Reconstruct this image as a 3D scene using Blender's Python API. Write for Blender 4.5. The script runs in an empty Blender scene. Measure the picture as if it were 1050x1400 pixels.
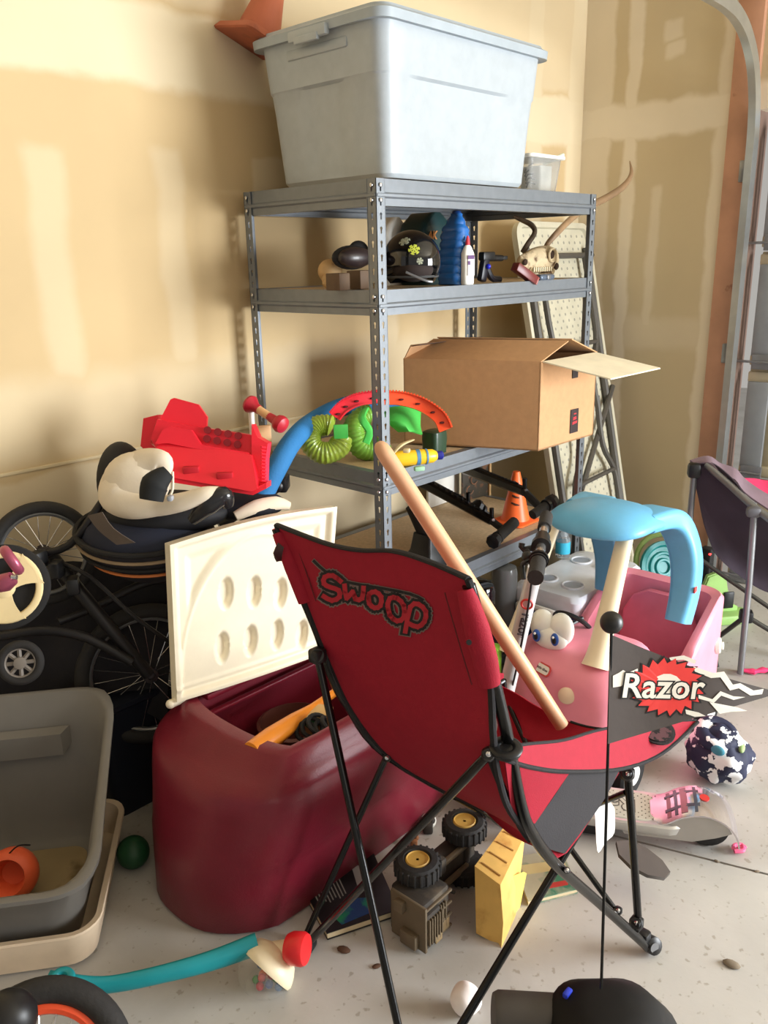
import bpy, bmesh, math, random
from mathutils import Vector, Matrix, Euler
random.seed(7)
PI = math.pi
V = Vector
SC = bpy.context.scene
COL = SC.collection

# ---------------------------------------------------------------- camera
CAM = V((-1.8153, -1.718, 1.6116))
PITCH, ROLL, YAW, FPX = math.radians(16.923), math.radians(-1.316), math.radians(43.388), 1136.7
FW = V((math.cos(PITCH)*math.cos(YAW), math.cos(PITCH)*math.sin(YAW), -math.sin(PITCH)))
RT0 = FW.cross(V((0, 0, 1))).normalized()
UP0 = RT0.cross(FW)
RT = math.cos(ROLL)*RT0 + math.sin(ROLL)*UP0
UP = math.cos(ROLL)*UP0 - math.sin(ROLL)*RT0
cam = bpy.data.cameras.new('camera')
camo = bpy.data.objects.new('camera', cam)
COL.objects.link(camo)
camo.matrix_world = Matrix.Translation(CAM) @ Matrix((RT, UP, -FW)).transposed().to_4x4()
cam.sensor_fit = 'VERTICAL'
cam.sensor_height = 36
cam.lens = FPX/1400*36
cam.clip_start = .02
SC.camera = camo

# ---------------------------------------------------------------- light
w = bpy.data.worlds.new('world'); SC.world = w; w.use_nodes = True
w.node_tree.nodes['Background'].inputs[0].default_value = (1.0, .96, .90, 1)
w.node_tree.nodes['Background'].inputs[1].default_value = .44


def area(name, loc, target, sx, sy, power, color):
    L = bpy.data.lights.new(name, 'AREA'); L.shape = 'RECTANGLE'; L.size = sx; L.size_y = sy
    L.energy = power; L.color = color
    o = bpy.data.objects.new(name, L); COL.objects.link(o)
    o.location = loc
    o.rotation_euler = (V(target)-V(loc)).to_track_quat('-Z', 'Y').to_euler()
    return o


area('open_bay_daylight', (2.2, -4.4, 1.25), (.3, 0, .9), 2.4, 2.0, 530, (.93, .97, 1.0))
area('rear_warm_area', (-2.6, -4.3, 1.9), (0, 0, .8), 1.2, .9, 10, (1.0, .93, .82))  # weak warm area light from behind and right of the camera
SC.view_settings.view_transform = 'Standard'
SC.view_settings.look = 'None'
SC.view_settings.gamma = 1
SC.view_settings.use_curve_mapping = False
SC.view_settings.exposure = 0.0


def at(px, py, d):
    """world point seen at a photo pixel, d metres along the lens axis"""
    return CAM + (FW + RT*((px-525)/FPX) - UP*((py-700)/FPX))*d


def atz(px, py, z):
    r = FW + RT*((px-525)/FPX) - UP*((py-700)/FPX)
    return CAM + r*((z-CAM.z)/r.z)


def aty(px, py, y):
    r = FW + RT*((px-525)/FPX) - UP*((py-700)/FPX)
    return CAM + r*((y-CAM.y)/r.y)


# ---------------------------------------------------------------- materials
def srgb(r, g, b):
    f = lambda c: (c/255/12.92 if c/255 <= .04045 else ((c/255+.055)/1.055)**2.4)
    return (f(r), f(g), f(b), 1)


MATS = {}


def mat(name, col, rough=.5, metal=0, var=.08, scale=12, bump=0, bscale=60, spec=.5, trans=0, alpha=1, coat=0, emit=0, c2=None, c2s=6, c2w=.1, c2t=.5, ior=1.45):
    if name in MATS: return MATS[name]
    m = bpy.data.materials.new(name); m.use_nodes = True
    nt = m.node_tree; N = nt.nodes; L = nt.links
    b = N['Principled BSDF']
    b.inputs['Roughness'].default_value = rough
    b.inputs['Metallic'].default_value = metal
    b.inputs['Specular IOR Level'].default_value = spec
    b.inputs['Transmission Weight'].default_value = trans
    b.inputs['Alpha'].default_value = alpha
    b.inputs['Coat Weight'].default_value = coat
    b.inputs['IOR'].default_value = ior
    c = srgb(*col)
    tc = N.new('ShaderNodeTexCoord')
    nz = N.new('ShaderNodeTexNoise'); nz.inputs['Scale'].default_value = scale; nz.inputs['Detail'].default_value = 5
    L.new(tc.outputs['Object'], nz.inputs['Vector'])
    rp = N.new('ShaderNodeValToRGB')
    rp.color_ramp.elements[0].position = .3; rp.color_ramp.elements[1].position = .7
    rp.color_ramp.elements[0].color = tuple(x*(1-var) for x in c[:3])+(1,)
    rp.color_ramp.elements[1].color = tuple(min(1, x*(1+var)) for x in c[:3])+(1,)
    L.new(nz.outputs['Fac'], rp.inputs['Fac'])
    out = rp.outputs['Color']
    if c2:
        n2 = N.new('ShaderNodeTexNoise'); n2.inputs['Scale'].default_value = c2s; n2.inputs['Detail'].default_value = 6
        L.new(tc.outputs['Object'], n2.inputs['Vector'])
        r2 = N.new('ShaderNodeValToRGB'); r2.color_ramp.elements[0].position = c2t; r2.color_ramp.elements[1].position = c2t+c2w
        L.new(n2.outputs['Fac'], r2.inputs['Fac'])
        mx = N.new('ShaderNodeMix'); mx.data_type = 'RGBA'
        L.new(r2.outputs['Color'], mx.inputs['Factor']); L.new(out, mx.inputs['A']); mx.inputs['B'].default_value = srgb(*c2)
        out = mx.outputs['Result']
    L.new(out, b.inputs['Base Color'])
    if bump:
        n3 = N.new('ShaderNodeTexNoise'); n3.inputs['Scale'].default_value = bscale; n3.inputs['Detail'].default_value = 4
        L.new(tc.outputs['Object'], n3.inputs['Vector'])
        bp = N.new('ShaderNodeBump'); bp.inputs['Strength'].default_value = bump; bp.inputs['Distance'].default_value = .004
        L.new(n3.outputs['Fac'], bp.inputs['Height']); L.new(bp.outputs['Normal'], b.inputs['Normal'])
    if emit:
        b.inputs['Emission Color'].default_value = c; b.inputs['Emission Strength'].default_value = emit
    MATS[name] = m
    return m


M_STEEL = mat('grey_powder_steel', (120, 126, 133), .38, .35, .06, 30, .05)
M_BOARD = mat('particle_board', (205, 180, 145), .8, 0, .12, 90, .15, 200)
M_BLACK = mat('black_plastic', (22, 22, 24), .4)
M_MATTE = mat('matte_black', (26, 25, 26), .75, bump=.2)
M_TUBE = mat('black_tube', (16, 15, 15), .22, .2)
M_RUBBER = mat('rubber', (42, 40, 39), .8, bump=.35, bscale=90)
M_CHROME = mat('chrome', (205, 205, 208), .2, .9)
M_WHITE = mat('white_plastic', (238, 236, 228), .35)
M_SILVER = mat('silver_tube', (140, 142, 146), .35, .7)

# ---------------------------------------------------------------- mesh builder


class MB:
    def __init__(s): s.v = []; s.f = []

    def add(s, vs, fs):
        n = len(s.v)
        s.v += [V(p) for p in vs]
        s.f += [tuple(i+n for i in f) for f in fs]
        return s

    def xf(s, M):
        s.v = [M @ p for p in s.v]; return s

    def join(s, o, M=None):
        return s.add([M @ p for p in o.v] if M else o.v, o.f)

    def bm(s, bm, M=None):
        bm.verts.index_update()
        s.add([(M @ v.co) if M else v.co.copy() for v in bm.verts], [[v.index for v in f.verts] for f in bm.faces])
        bm.free(); return s

    def box(s, c, size, rot=None, bev=0, seg=2):
        b = bmesh.new(); bmesh.ops.create_cube(b, size=1)
        bmesh.ops.scale(b, vec=size, verts=b.verts)
        if bev: bmesh.ops.bevel(b, geom=b.edges[:], offset=min(bev, min(size)*.49), segments=seg, affect='EDGES', profile=.5)
        M = Matrix.Translation(V(c)) @ (rot.to_4x4() if rot else Matrix())
        return s.bm(b, M)

    def ball(s, c, r, su=20, sv=12, sc=(1, 1, 1), rot=None):
        b = bmesh.new(); bmesh.ops.create_uvsphere(b, u_segments=su, v_segments=sv, radius=r)
        bmesh.ops.scale(b, vec=sc, verts=b.verts)
        return s.bm(b, Matrix.Translation(V(c)) @ (rot.to_4x4() if rot else Matrix()))

    def tube(s, pts, r, n=10, sm=0, flat=1.0, up=None, cap=True):
        pts = [V(p) for p in pts]
        if sm: pts, r = smooth(pts, r, sm)
        m = len(pts); rs = r if isinstance(r, (list, tuple)) else [r]*m
        if len(rs) != m: rs = [rs[0]+(rs[-1]-rs[0])*i/(m-1) for i in range(m)]
        base = len(s.v); ref = None
        for i, p in enumerate(pts):
            t = (pts[min(i+1, m-1)]-pts[max(i-1, 0)])
            t = t.normalized() if t.length > 1e-9 else V((0, 0, 1))
            if ref is None:
                a = V(up) if up else (V((0, 0, 1)) if abs(t.z) < .9 else V((1, 0, 0)))
            else: a = ref
            x = (a-t*a.dot(t)).normalized(); y = t.cross(x); ref = x
            for k in range(n):
                an = 2*PI*k/n
                s.v.append(p+x*(math.cos(an)*rs[i]*flat)+y*(math.sin(an)*rs[i]))
        for i in range(m-1):
            for k in range(n):
                k2 = (k+1) % n
                s.f.append((base+i*n+k, base+i*n+k2, base+(i+1)*n+k2, base+(i+1)*n+k))
        if cap:
            s.f.append(tuple(base+k for k in range(n))[::-1]); s.f.append(tuple(base+(m-1)*n+k for k in range(n)))
        return s

    def lathe(s, prof, c=(0, 0, 0), axis=(0, 0, 1), n=24, cap=True):
        """prof: list of (radius, height)"""
        q = V((0, 0, 1)).rotation_difference(V(axis).normalized()).to_matrix()
        base = len(s.v); m = len(prof)
        for r, h in prof:
            for k in range(n):
                a = 2*PI*k/n
                s.v.append(V(c)+q @ V((r*math.cos(a), r*math.sin(a), h)))
        for i in range(m-1):
            for k in range(n):
                k2 = (k+1) % n
                s.f.append((base+i*n+k, base+i*n+k2, base+(i+1)*n+k2, base+(i+1)*n+k))
        if cap:
            s.f.append(tuple(base+k for k in range(n))[::-1]); s.f.append(tuple(base+(m-1)*n+k for k in range(n)))
        return s

    def torus(s, c, R, r, axis=(0, 0, 1), n=36, k=10, a0=0, a1=2*PI, fr=1.0):
        q = V((0, 0, 1)).rotation_difference(V(axis).normalized()).to_matrix()
        full = abs(a1-a0-2*PI) < 1e-6; m = n if full else n+1; base = len(s.v)
        for i in range(m):
            a = a0+(a1-a0)*i/n
            for j in range(k):
                b = 2*PI*j/k; rr = R+r*math.cos(b)
                s.v.append(V(c)+q @ V((rr*math.cos(a), rr*math.sin(a), r*fr*math.sin(b))))
        for i in range(n):
            i2 = (i+1) % m
            for j in range(k):
                j2 = (j+1) % k
                s.f.append((base+i*k+j, base+i2*k+j, base+i2*k+j2, base+i*k+j2))
        if not full:
            s.f.append(tuple(base+j for j in range(k))[::-1]); s.f.append(tuple(base+(m-1)*k+j for j in range(k)))
        return s

    def prism(s, poly, h, M=None, bev=0, seg=2):
        """poly 2-D outline in xy, extruded 0..h along z"""
        b = bmesh.new()
        vs = [b.verts.new((p[0], p[1], 0)) for p in poly]
        f = b.faces.new(vs)
        r = bmesh.ops.extrude_face_region(b, geom=[f])
        bmesh.ops.translate(b, vec=(0, 0, h), verts=[g for g in r['geom'] if isinstance(g, bmesh.types.BMVert)])
        bmesh.ops.recalc_face_normals(b, faces=b.faces)
        if bev:
            es = [e for e in b.edges if abs(e.verts[0].co.z-e.verts[1].co.z) < 1e-6]
            bmesh.ops.bevel(b, geom=es, offset=bev, segments=seg, affect='EDGES')
        return s.bm(b, M)

    def loft(s, secs, close=True, cap=True):
        base = len(s.v); n = len(secs[0]); m = len(secs)
        for q in secs: s.v += [V(p) for p in q]
        for i in range(m-1):
            for k in range(n if close else n-1):
                k2 = (k+1) % n
                s.f.append((base+i*n+k, base+i*n+k2, base+(i+1)*n+k2, base+(i+1)*n+k))
        if cap and close:
            s.f.append(tuple(base+k for k in range(n))[::-1]); s.f.append(tuple(base+(m-1)*n+k for k in range(n)))
        return s

    def sheet(s, rows, th=.002, sub=0):
        """grid of points -> thin cloth with real thickness"""
        rows = [[V(p) for p in r] for r in rows]
        if sub:
            rows = [smooth(r, 0, sub)[0] for r in rows]
            cols = [smooth([r[j] for r in rows], 0, sub)[0] for j in range(len(rows[0]))]
            rows = [[c[i] for c in cols] for i in range(len(cols[0]))]
        m = len(rows); n = len(rows[0]); base = len(s.v); nr = []
        for i in range(m):
            for j in range(n):
                a = rows[min(i+1, m-1)][j]-rows[max(i-1, 0)][j]; b = rows[i][min(j+1, n-1)]-rows[i][max(j-1, 0)]
                q = a.cross(b); nr.append(q.normalized() if q.length > 1e-12 else V((0, 0, 1)))
        for sg in (.5, -.5):
            for i in range(m):
                for j in range(n): s.v.append(rows[i][j]+nr[i*n+j]*th*sg)
        o = m*n
        for i in range(m-1):
            for j in range(n-1):
                a, b, c, d = i*n+j, i*n+j+1, (i+1)*n+j+1, (i+1)*n+j
                s.f.append((base+a, base+b, base+c, base+d)); s.f.append((base+o+d, base+o+c, base+o+b, base+o+a))
        rim = [j for j in range(n)]+[i*n+n-1 for i in range(1, m)]+[(m-1)*n+j for j in range(n-2, -1, -1)]+[i*n for i in range(m-2, 0, -1)]
        for a, b in zip(rim, rim[1:]+rim[:1]): s.f.append((base+b, base+a, base+o+a, base+o+b))
        return s


def smooth(pts, r, k):
    """Catmull-Rom subdivision"""
    m = len(pts); out = []; ro = []
    rs = r if isinstance(r, (list, tuple)) else None
    if rs and len(rs) != m: rs = [rs[0]+(rs[-1]-rs[0])*i/(m-1) for i in range(m)]
    for i in range(m-1):
        p0, p1, p2, p3 = pts[max(i-1, 0)], pts[i], pts[i+1], pts[min(i+2, m-1)]
        for j in range(k):
            t = j/k
            out.append(.5*((2*p1)+(p2-p0)*t+(2*p0-5*p1+4*p2-p3)*t*t+(3*p1-p0-3*p2+p3)*t**3))
            if rs: ro.append(rs[i]+(rs[i+1]-rs[i])*t)
    out.append(pts[-1])
    if rs: ro.append(rs[-1])
    return out, (ro if rs else r)


def rrect(w, d, r, n=5, cx=0, cy=0):
    """rounded rectangle outline, counter-clockwise"""
    r = min(r, w*.499, d*.499); out = []
    for sx, sy, a in ((1, 1, 0), (-1, 1, 90), (-1, -1, 180), (1, -1, 270)):
        for k in range(n+1):
            an = math.radians(a+90*k/n)
            out.append((cx+sx*(w/2-r)+r*math.cos(an), cy+sy*(d/2-r)+r*math.sin(an)))
    return out


def frame(o, x=None, z=None):
    """matrix with origin o, local x along x, local z near z"""
    X = V(x).normalized(); Z = V(z); Z = (Z-X*Z.dot(X)).normalized(); Y = Z.cross(X)
    return Matrix.Translation(V(o)) @ Matrix((X, Y, Z)).transposed().to_4x4()


def RZ(d): return Matrix.Rotation(math.radians(d), 3, 'Z')
def RX(d): return Matrix.Rotation(math.radians(d), 3, 'X')
def RY(d): return Matrix.Rotation(math.radians(d), 3, 'Y')


def link(name, mb, m, parent=None, smooth_deg=38, kind=None, label=None, origin=None, flip=True, facet=False):
    me = bpy.data.meshes.new(name)
    o = bpy.data.objects.new(name, me)
    if parent is not None:
        inv = PM[parent.name].inverted(); o.parent = parent
    elif origin is not None:
        inv = Matrix.Translation(-V(origin)); o.location = origin
    else: inv = Matrix()
    b = bmesh.new()
    vs = [b.verts.new(inv @ p) for p in mb.v]
    for f in mb.f:
        if len(set(f)) > 2:
            try: b.faces.new([vs[i] for i in f])
            except ValueError: pass
    bmesh.ops.remove_doubles(b, verts=b.verts, dist=1e-6)
    if flip: bmesh.ops.recalc_face_normals(b, faces=b.faces)
    lim = math.radians(smooth_deg)
    for e in b.edges:
        if len(e.link_faces) == 2 and e.calc_face_angle(0) > lim: e.smooth = False
    for f in b.faces: f.smooth = not facet
    b.to_mesh(me); b.free()
    me.materials.append(m)
    COL.objects.link(o)
    if kind: o['kind'] = kind
    if label: o['label'] = label
    PM[o.name] = (PM[parent.name] if parent is not None else inv.inverted())
    return o


PM = {}


def thing(name, label, cat, loc=(0, 0, 0), group=None, M=None):
    o = bpy.data.objects.new(name, None); COL.objects.link(o)
    o.empty_display_size = .05
    if M is None: M = Matrix.Translation(V(loc))
    o.matrix_world = M; PM[o.name] = M.copy()
    o['label'] = label; o['category'] = cat
    if group: o['group'] = group
    return o


def solo(name, mb, m, label, cat, group=None, **k):
    c = sum(mb.v, V())/len(mb.v); c.z = min(p.z for p in mb.v)
    o = link(name, mb, m, origin=c, **k)
    o['label'] = label; o['category'] = cat
    if group: o['group'] = group
    return o


def struct(name, mb, m, **k): return link(name, mb, m, kind='structure', **k)


def text_mb(body, size, fmap, bold=0.0, z=0.0, cut=0, shear=0, spacing=1.0):
    """lettering as thin real geometry; fmap maps (u, v, height) to world"""
    c = bpy.data.curves.new('t', 'FONT'); c.body = body; c.size = size; c.offset = bold; c.shear = shear; c.space_character = spacing
    c.resolution_u = 3; c.fill_mode = 'BOTH'; c.extrude = 0
    o = bpy.data.objects.new('t', c); COL.objects.link(o)
    dg = bpy.context.evaluated_depsgraph_get(); me = bpy.data.meshes.new_from_object(o.evaluated_get(dg))
    b = bmesh.new(); b.from_mesh(me)
    bmesh.ops.dissolve_degenerate(b, edges=b.edges, dist=1e-6)
    if cut:
        xs = [v.co.x for v in b.verts]; x = min(xs)
        while x < max(xs):
            bmesh.ops.bisect_plane(b, geom=b.verts[:]+b.edges[:]+b.faces[:], plane_co=(x, 0, 0), plane_no=(1, 0, 0)); x += cut
    mb = MB(); mb.bm(b)
    bpy.data.objects.remove(o); bpy.data.curves.remove(c); bpy.data.meshes.remove(me)
    mb.v = [fmap(p.x, p.y, z) for p in mb.v]
    return mb


def plane_map(o, x, y):
    o, x, y = V(o), V(x).normalized(), V(y).normalized(); n = x.cross(y)
    return lambda u, v, h: o+x*u+y*v+n*h


def flat(poly, fmap, h0, h1):
    """flat print given as a 2-D polygon mapped to a surface, with a hair of thickness"""
    mb = MB(); n = len(poly)
    mb.v = [fmap(p[0], p[1], h0) for p in poly]+[fmap(p[0], p[1], h1) for p in poly]
    mb.f = [tuple(range(n))[::-1], tuple(range(n, 2*n))]+[(i, (i+1) % n, n+(i+1) % n, n+i) for i in range(n)]
    return mb

# ================================================================ setting
WA, WB = .66, 2.22          # planes of the left wall (y) and of the garage-door wall (x)


def drywall(name, ax, patches, TAN, MUD):
    """raw drywall with joint compound patches; patches = (a0, a1, z0, z1, soft, strength)"""
    m = bpy.data.materials.new(name); m.use_nodes = True
    nt = m.node_tree; N = nt.nodes; L = nt.links; b = N['Principled BSDF']; b.inputs['Roughness'].default_value = .85
    b.inputs['Specular IOR Level'].default_value = .2
    tc = N.new('ShaderNodeTexCoord'); nz = N.new('ShaderNodeTexNoise'); nz.inputs['Scale'].default_value = 5; nz.inputs['Detail'].default_value = 6
    L.new(tc.outputs['Object'], nz.inputs['Vector'])
    sp = N.new('ShaderNodeSeparateXYZ'); L.new(tc.outputs['Object'], sp.inputs[0])
    ns = N.new('ShaderNodeSeparateColor'); L.new(nz.outputs['Color'], ns.inputs[0])

    def math_(op, a, b_, c_=None):
        n = N.new('ShaderNodeMath'); n.operation = op
        for i, q in enumerate((a, b_, c_)):
            if q is None: continue
            if isinstance(q, (int, float)): n.inputs[i].default_value = q
            else: L.new(q, n.inputs[i])
        return n.outputs[0]
    A = math_('ADD', sp.outputs[ax], math_('MULTIPLY', math_('SUBTRACT', ns.outputs[0], .5), .07))
    Z = math_('ADD', sp.outputs[2], math_('MULTIPLY', math_('SUBTRACT', ns.outputs[1], .5), .09))

    def step(x, a, s):
        n = N.new('ShaderNodeMapRange'); n.interpolation_type = 'SMOOTHSTEP'
        L.new(x, n.inputs[0]); n.inputs[1].default_value = a-s; n.inputs[2].default_value = a+s
        return n.outputs[0]
    tot = None
    for a0, a1, z0, z1, s, k in patches:
        q = math_('MULTIPLY', step(A, a0, s), math_('SUBTRACT', 1.0, step(A, a1, s)))
        q = math_('MULTIPLY', q, math_('MULTIPLY', step(Z, z0, s), math_('SUBTRACT', 1.0, step(Z, z1, s))))
        q = math_('MULTIPLY', q, k)
        tot = q if tot is None else math_('MAXIMUM', tot, q)
    mp = N.new('ShaderNodeMix'); mp.data_type = 'RGBA'
    L.new(tot, mp.inputs['Factor']); mp.inputs['A'].default_value = srgb(*TAN); mp.inputs['B'].default_value = srgb(*MUD)
    n2 = N.new('ShaderNodeTexNoise'); n2.inputs['Scale'].default_value = 1.6; n2.inputs['Detail'].default_value = 5; L.new(tc.outputs['Object'], n2.inputs['Vector'])
    r2 = N.new('ShaderNodeMapRange'); L.new(n2.outputs['Fac'], r2.inputs[0]); r2.inputs[1].default_value = .3; r2.inputs[2].default_value = .7; r2.inputs[3].default_value = .93; r2.inputs[4].default_value = 1.05
    m2 = N.new('ShaderNodeMix'); m2.data_type = 'RGBA'; m2.blend_type = 'MULTIPLY'; m2.inputs['Factor'].default_value = 1
    L.new(mp.outputs['Result'], m2.inputs['A']); L.new(r2.outputs[0], m2.inputs['B'])
    L.new(m2.outputs['Result'], b.inputs['Base Color'])
    bp = N.new('ShaderNodeBump'); bp.inputs['Strength'].default_value = .15; bp.inputs['Distance'].default_value = .004
    L.new(math_('ADD', math_('MULTIPLY', tot, .6), math_('MULTIPLY', nz.outputs['Fac'], .5)), bp.inputs['Height']); L.new(bp.outputs['Normal'], b.inputs['Normal'])
    return m


mwa = drywall('drywall_left', 0, [
    (-9, 9, 2.12, 2.34, .018, 1), (-9, 9, 2.36, 3.2, .02, .6), (-.70, -.59, 1.30, 1.93, .024, .5), (-.285, -.19, 1.30, 1.95, .02, .42),
    (.10, .24, 1.84, 1.95, .01, .6), (2.08, 2.4, .2, 2.8, .02, .9), (1.72, 1.86, 0, 2.8, .02, .8), (-9, 9, 1.06, 1.30, .05, .55), (.7, .8, 1.2, 1.9, .02, .6),
    (-9, 9, .0, 1.02, .01, .75), (-1.35, -1.22, 1.3, 2.0, .02, .8)], (203, 178, 136), (221, 205, 173))
mwb = drywall('drywall_right', 1, [
    (.50, .70, .1, 2.8, .014, .75), (-9, .70, 2.14, 2.30, .018, .95), (.36, .43, .1, 2.8, .012, .85), (-.12, -.02, .2, 2.8, .012, .75),
    (.22, .27, 1.25, 1.92, .014, .5), (.16, .24, 2.47, 2.53, .012, .6), (.17, .25, 2.54, 2.62, .012, .6), (-9, .7, 1.15, 1.3, .03, .35), (-.5, .7, 0, .25, .02, .3)], (199, 182, 149), (226, 214, 192))
struct('wall_left', MB().box((-.9, WA+.06, 1.5), (6.24, .12, 3.0)), mwa)
JY = -.085                    # where the drywall of the right wall ends at the door opening
struct('wall_right', MB().box((WB+.06, (WA+JY)/2, 1.5), (.12, WA-JY, 3.0)).box((WB+.06, -2.95, 1.5), (.12, .5, 3.0)).box((WB+.06, -1.4, 2.6), (.12, 2.62, .8)).box((WB+.06, -4.5, 2.65), (.12, 2.6, .7)), mwb)
struct('ceiling', MB().box((-.9, -2.6, 3.06), (6.4, 6.8, .1)), mat('ceiling_drywall', (226, 214, 190), .9))
struct('trim_1', MB().box((-.55, WA-.002, 1.045), (5.5, .005, .010), bev=.001), mat('ledge_mud', (214, 196, 158), .8))

# floor: concrete with joint, stains and speckle
m = mat('concrete', (182, 179, 174), .42, 0, .10, 3, .12, 45, c2=(158, 153, 144), c2s=2.2, c2w=.25, c2t=.5, spec=.4)
N = m.node_tree.nodes; L = m.node_tree.links
tc = [n for n in N if n.type == 'TEX_COORD'][0]
vo = N.new('ShaderNodeTexNoise'); vo.inputs['Scale'].default_value = 46; vo.inputs['Detail'].default_value = 2; L.new(tc.outputs['Object'], vo.inputs['Vector'])
vr = N.new('ShaderNodeValToRGB'); vr.color_ramp.elements[0].position = .29; vr.color_ramp.elements[1].position = .36
vr.color_ramp.elements[0].color = (.66, .62, .56, 1); L.new(vo.outputs['Fac'], vr.inputs['Fac'])
mx = N.new('ShaderNodeMix'); mx.data_type = 'RGBA'; mx.blend_type = 'MULTIPLY'; mx.inputs['Factor'].default_value = .8
src = N['Principled BSDF'].inputs['Base Color'].links[0].from_socket
L.new(src, mx.inputs['A']); L.new(vr.outputs['Color'], mx.inputs['B']); L.new(mx.outputs['Result'], N['Principled BSDF'].inputs['Base Color'])
# slab cut along a control joint so the joint is a real groove
ja, jb = atz(870, 1150, 0), atz(1052, 1196, 0)
jd = (jb-ja).normalized(); jn = V((-jd.y, jd.x, 0))
fb = MB()
for sg in (1, -1):
    p = [ja-jd*9, ja+jd*9, ja+jd*9+jn*sg*9, ja-jd*9+jn*sg*9]
    p = [q+jn*sg*(.004 if i < 2 else 0) for i, q in enumerate(p)]
    fb.loft([[V((q.x, q.y, -.1)) for q in p], [V((q.x, q.y, 0)) for q in p]])
struct('floor', fb, m)
struct('trim_2', MB().box((ja.x, ja.y, -.012), (18, .02, .012), rot=Matrix.Rotation(math.atan2(jd.y, jd.x), 3, 'Z')), mat('joint_dirt', (96, 86, 72), .9))

# door opening on the right wall: jamb board, steel track, sectional door
M_JAMB = mat('jamb_wood', (182, 136, 110), .7, 0, .15, 6, .15, 30, c2=(120, 74, 56), c2s=9, c2w=.08, c2t=.68)
jb_ = struct('trim_3', MB().box((WB-.012, JY-.06, 1.35), (.03, .115, 2.7), bev=.003), M_JAMB)
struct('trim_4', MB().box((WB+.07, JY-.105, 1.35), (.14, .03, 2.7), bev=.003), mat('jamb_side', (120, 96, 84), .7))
tr = MB()
ty = JY-.125
prof = [(-.02, -.028), (.02, -.028), (.02, -.022), (-.012, -.022), (-.012, .022), (.012, .022), (.012, .028), (-.02, .028)]
path = [(WB-.05, 0, 0), (WB-.05, 0, .5), (WB-.05, 0, 1.0), (WB-.05, 0, 1.4), (WB-.05, 0, 1.7), (WB-.05, 0, 1.87), (WB-.05, 0, 2.0), (WB-.055, 0, 2.12), (WB-.08, 0, 2.25), (WB-.14, 0, 2.37), (WB-.24, 0, 2.46), (WB-.36, 0, 2.51), (WB-.5, 0, 2.53), (WB-.66, 0, 2.535), (WB-.9, 0, 2.54), (WB-1.3, 0, 2.545), (WB-2.6, 0, 2.55)]
P_ = [V((p[0], ty, p[2])) for p in path]
P_, _ = smooth(P_, 0, 5)
secs = []
for i, p in enumerate(P_):
    t = (P_[min(i+1, len(P_)-1)]-P_[max(i-1, 0)]).normalized(); x = V((0, 1, 0)); y = t.cross(x)
    secs.append([p+x*a+y*b_ for a, b_ in prof])
tr.loft(secs)
tk = thing('door_track', 'galvanised steel roller track curving up beside the bare wood door jamb', 'door track', (WB-.05, ty, 0))
link('rail', tr, mat('galvanised', (196, 200, 200), .28, .8, .06, 20), tk)
for z in (.35, 1.15, 1.95):
    link('bracket', MB().box((WB-.03, ty+.03, z), (.025, .035, .09), bev=.004), M_SILVER, tk)
dt = thing('garage_door', 'closed cream sectional garage door with grey end stiles and hinges', 'garage door', (WB+.05, -1.4, 0))
md_, mg_ = mat('door_cream', (196, 186, 160), .55), mat('door_grey', (142, 146, 150), .45, .3)
y0, y1 = JY-.17, -2.68
for k in range(4):
    z0, z1 = .01+k*.535, .01+k*.535+.525
    s = MB().box((WB+.11, (y0+y1)/2, (z0+z1)/2), (.03, y0-y1, z1-z0), bev=.004)
    for z in (z0+.035, z1-.035): s.box((WB+.085, (y0+y1)/2, z), (.03, y0-y1, .05), bev=.006)
    sp_ = link('door_section', s, md_, dt)
    link('end_stile', MB().box((WB+.06, y0-.06, (z0+z1)/2), (.02, .1, z1-z0-.11), bev=.003), mg_, sp_)
    h = MB()
    for zz in (z0+.03,): h.box((WB+.045, y0-.07, zz), (.012, .10, .07), bev=.003).tube([(WB+.035, y0+.06, zz), (WB+.035, y0-.12, zz)], .006)
    link('hinge', h, M_SILVER, sp_)

# ================================================================ shelving unit
SW, SD, SH = 1.2255, .5988, 1.83
LV = [1.83, 1.5242, .9709, .552, .13]
su = thing('shelving_unit', 'grey steel boltless shelving unit with particle board shelves along the left wall', 'shelving', (SW/2, SD/2, 0))


def perforated(w_, h_, pitch=.038):
    """one flange of a post in local (u, z) with key-hole slots cut out"""
    v, f = [], []
    n = int(h_/pitch)
    for k in range(n):
        z0 = k*pitch; z1 = z0+pitch; cx, cz = w_/2, (z0+z1)/2
        if k == n-1: z1 = h_
        o = [(w_, z0), (w_, cz), (w_, z1), (cx, z1), (0, z1), (0, cz), (0, z0), (cx, z0)]
        i_ = [(cx+.0028, cz-.009), (cx+.0030, cz-.001), (cx+.0052, cz+.006), (cx, cz+.0105), (cx-.0052, cz+.006), (cx-.0030, cz-.001), (cx-.0028, cz-.009), (cx, cz-.0105)]
        b_ = len(v); v += o+i_
        for q in range(8):
            q2 = (q+1) % 8
            f.append((b_+q, b_+q2, b_+8+q2, b_+8+q))
    return v, f


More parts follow.
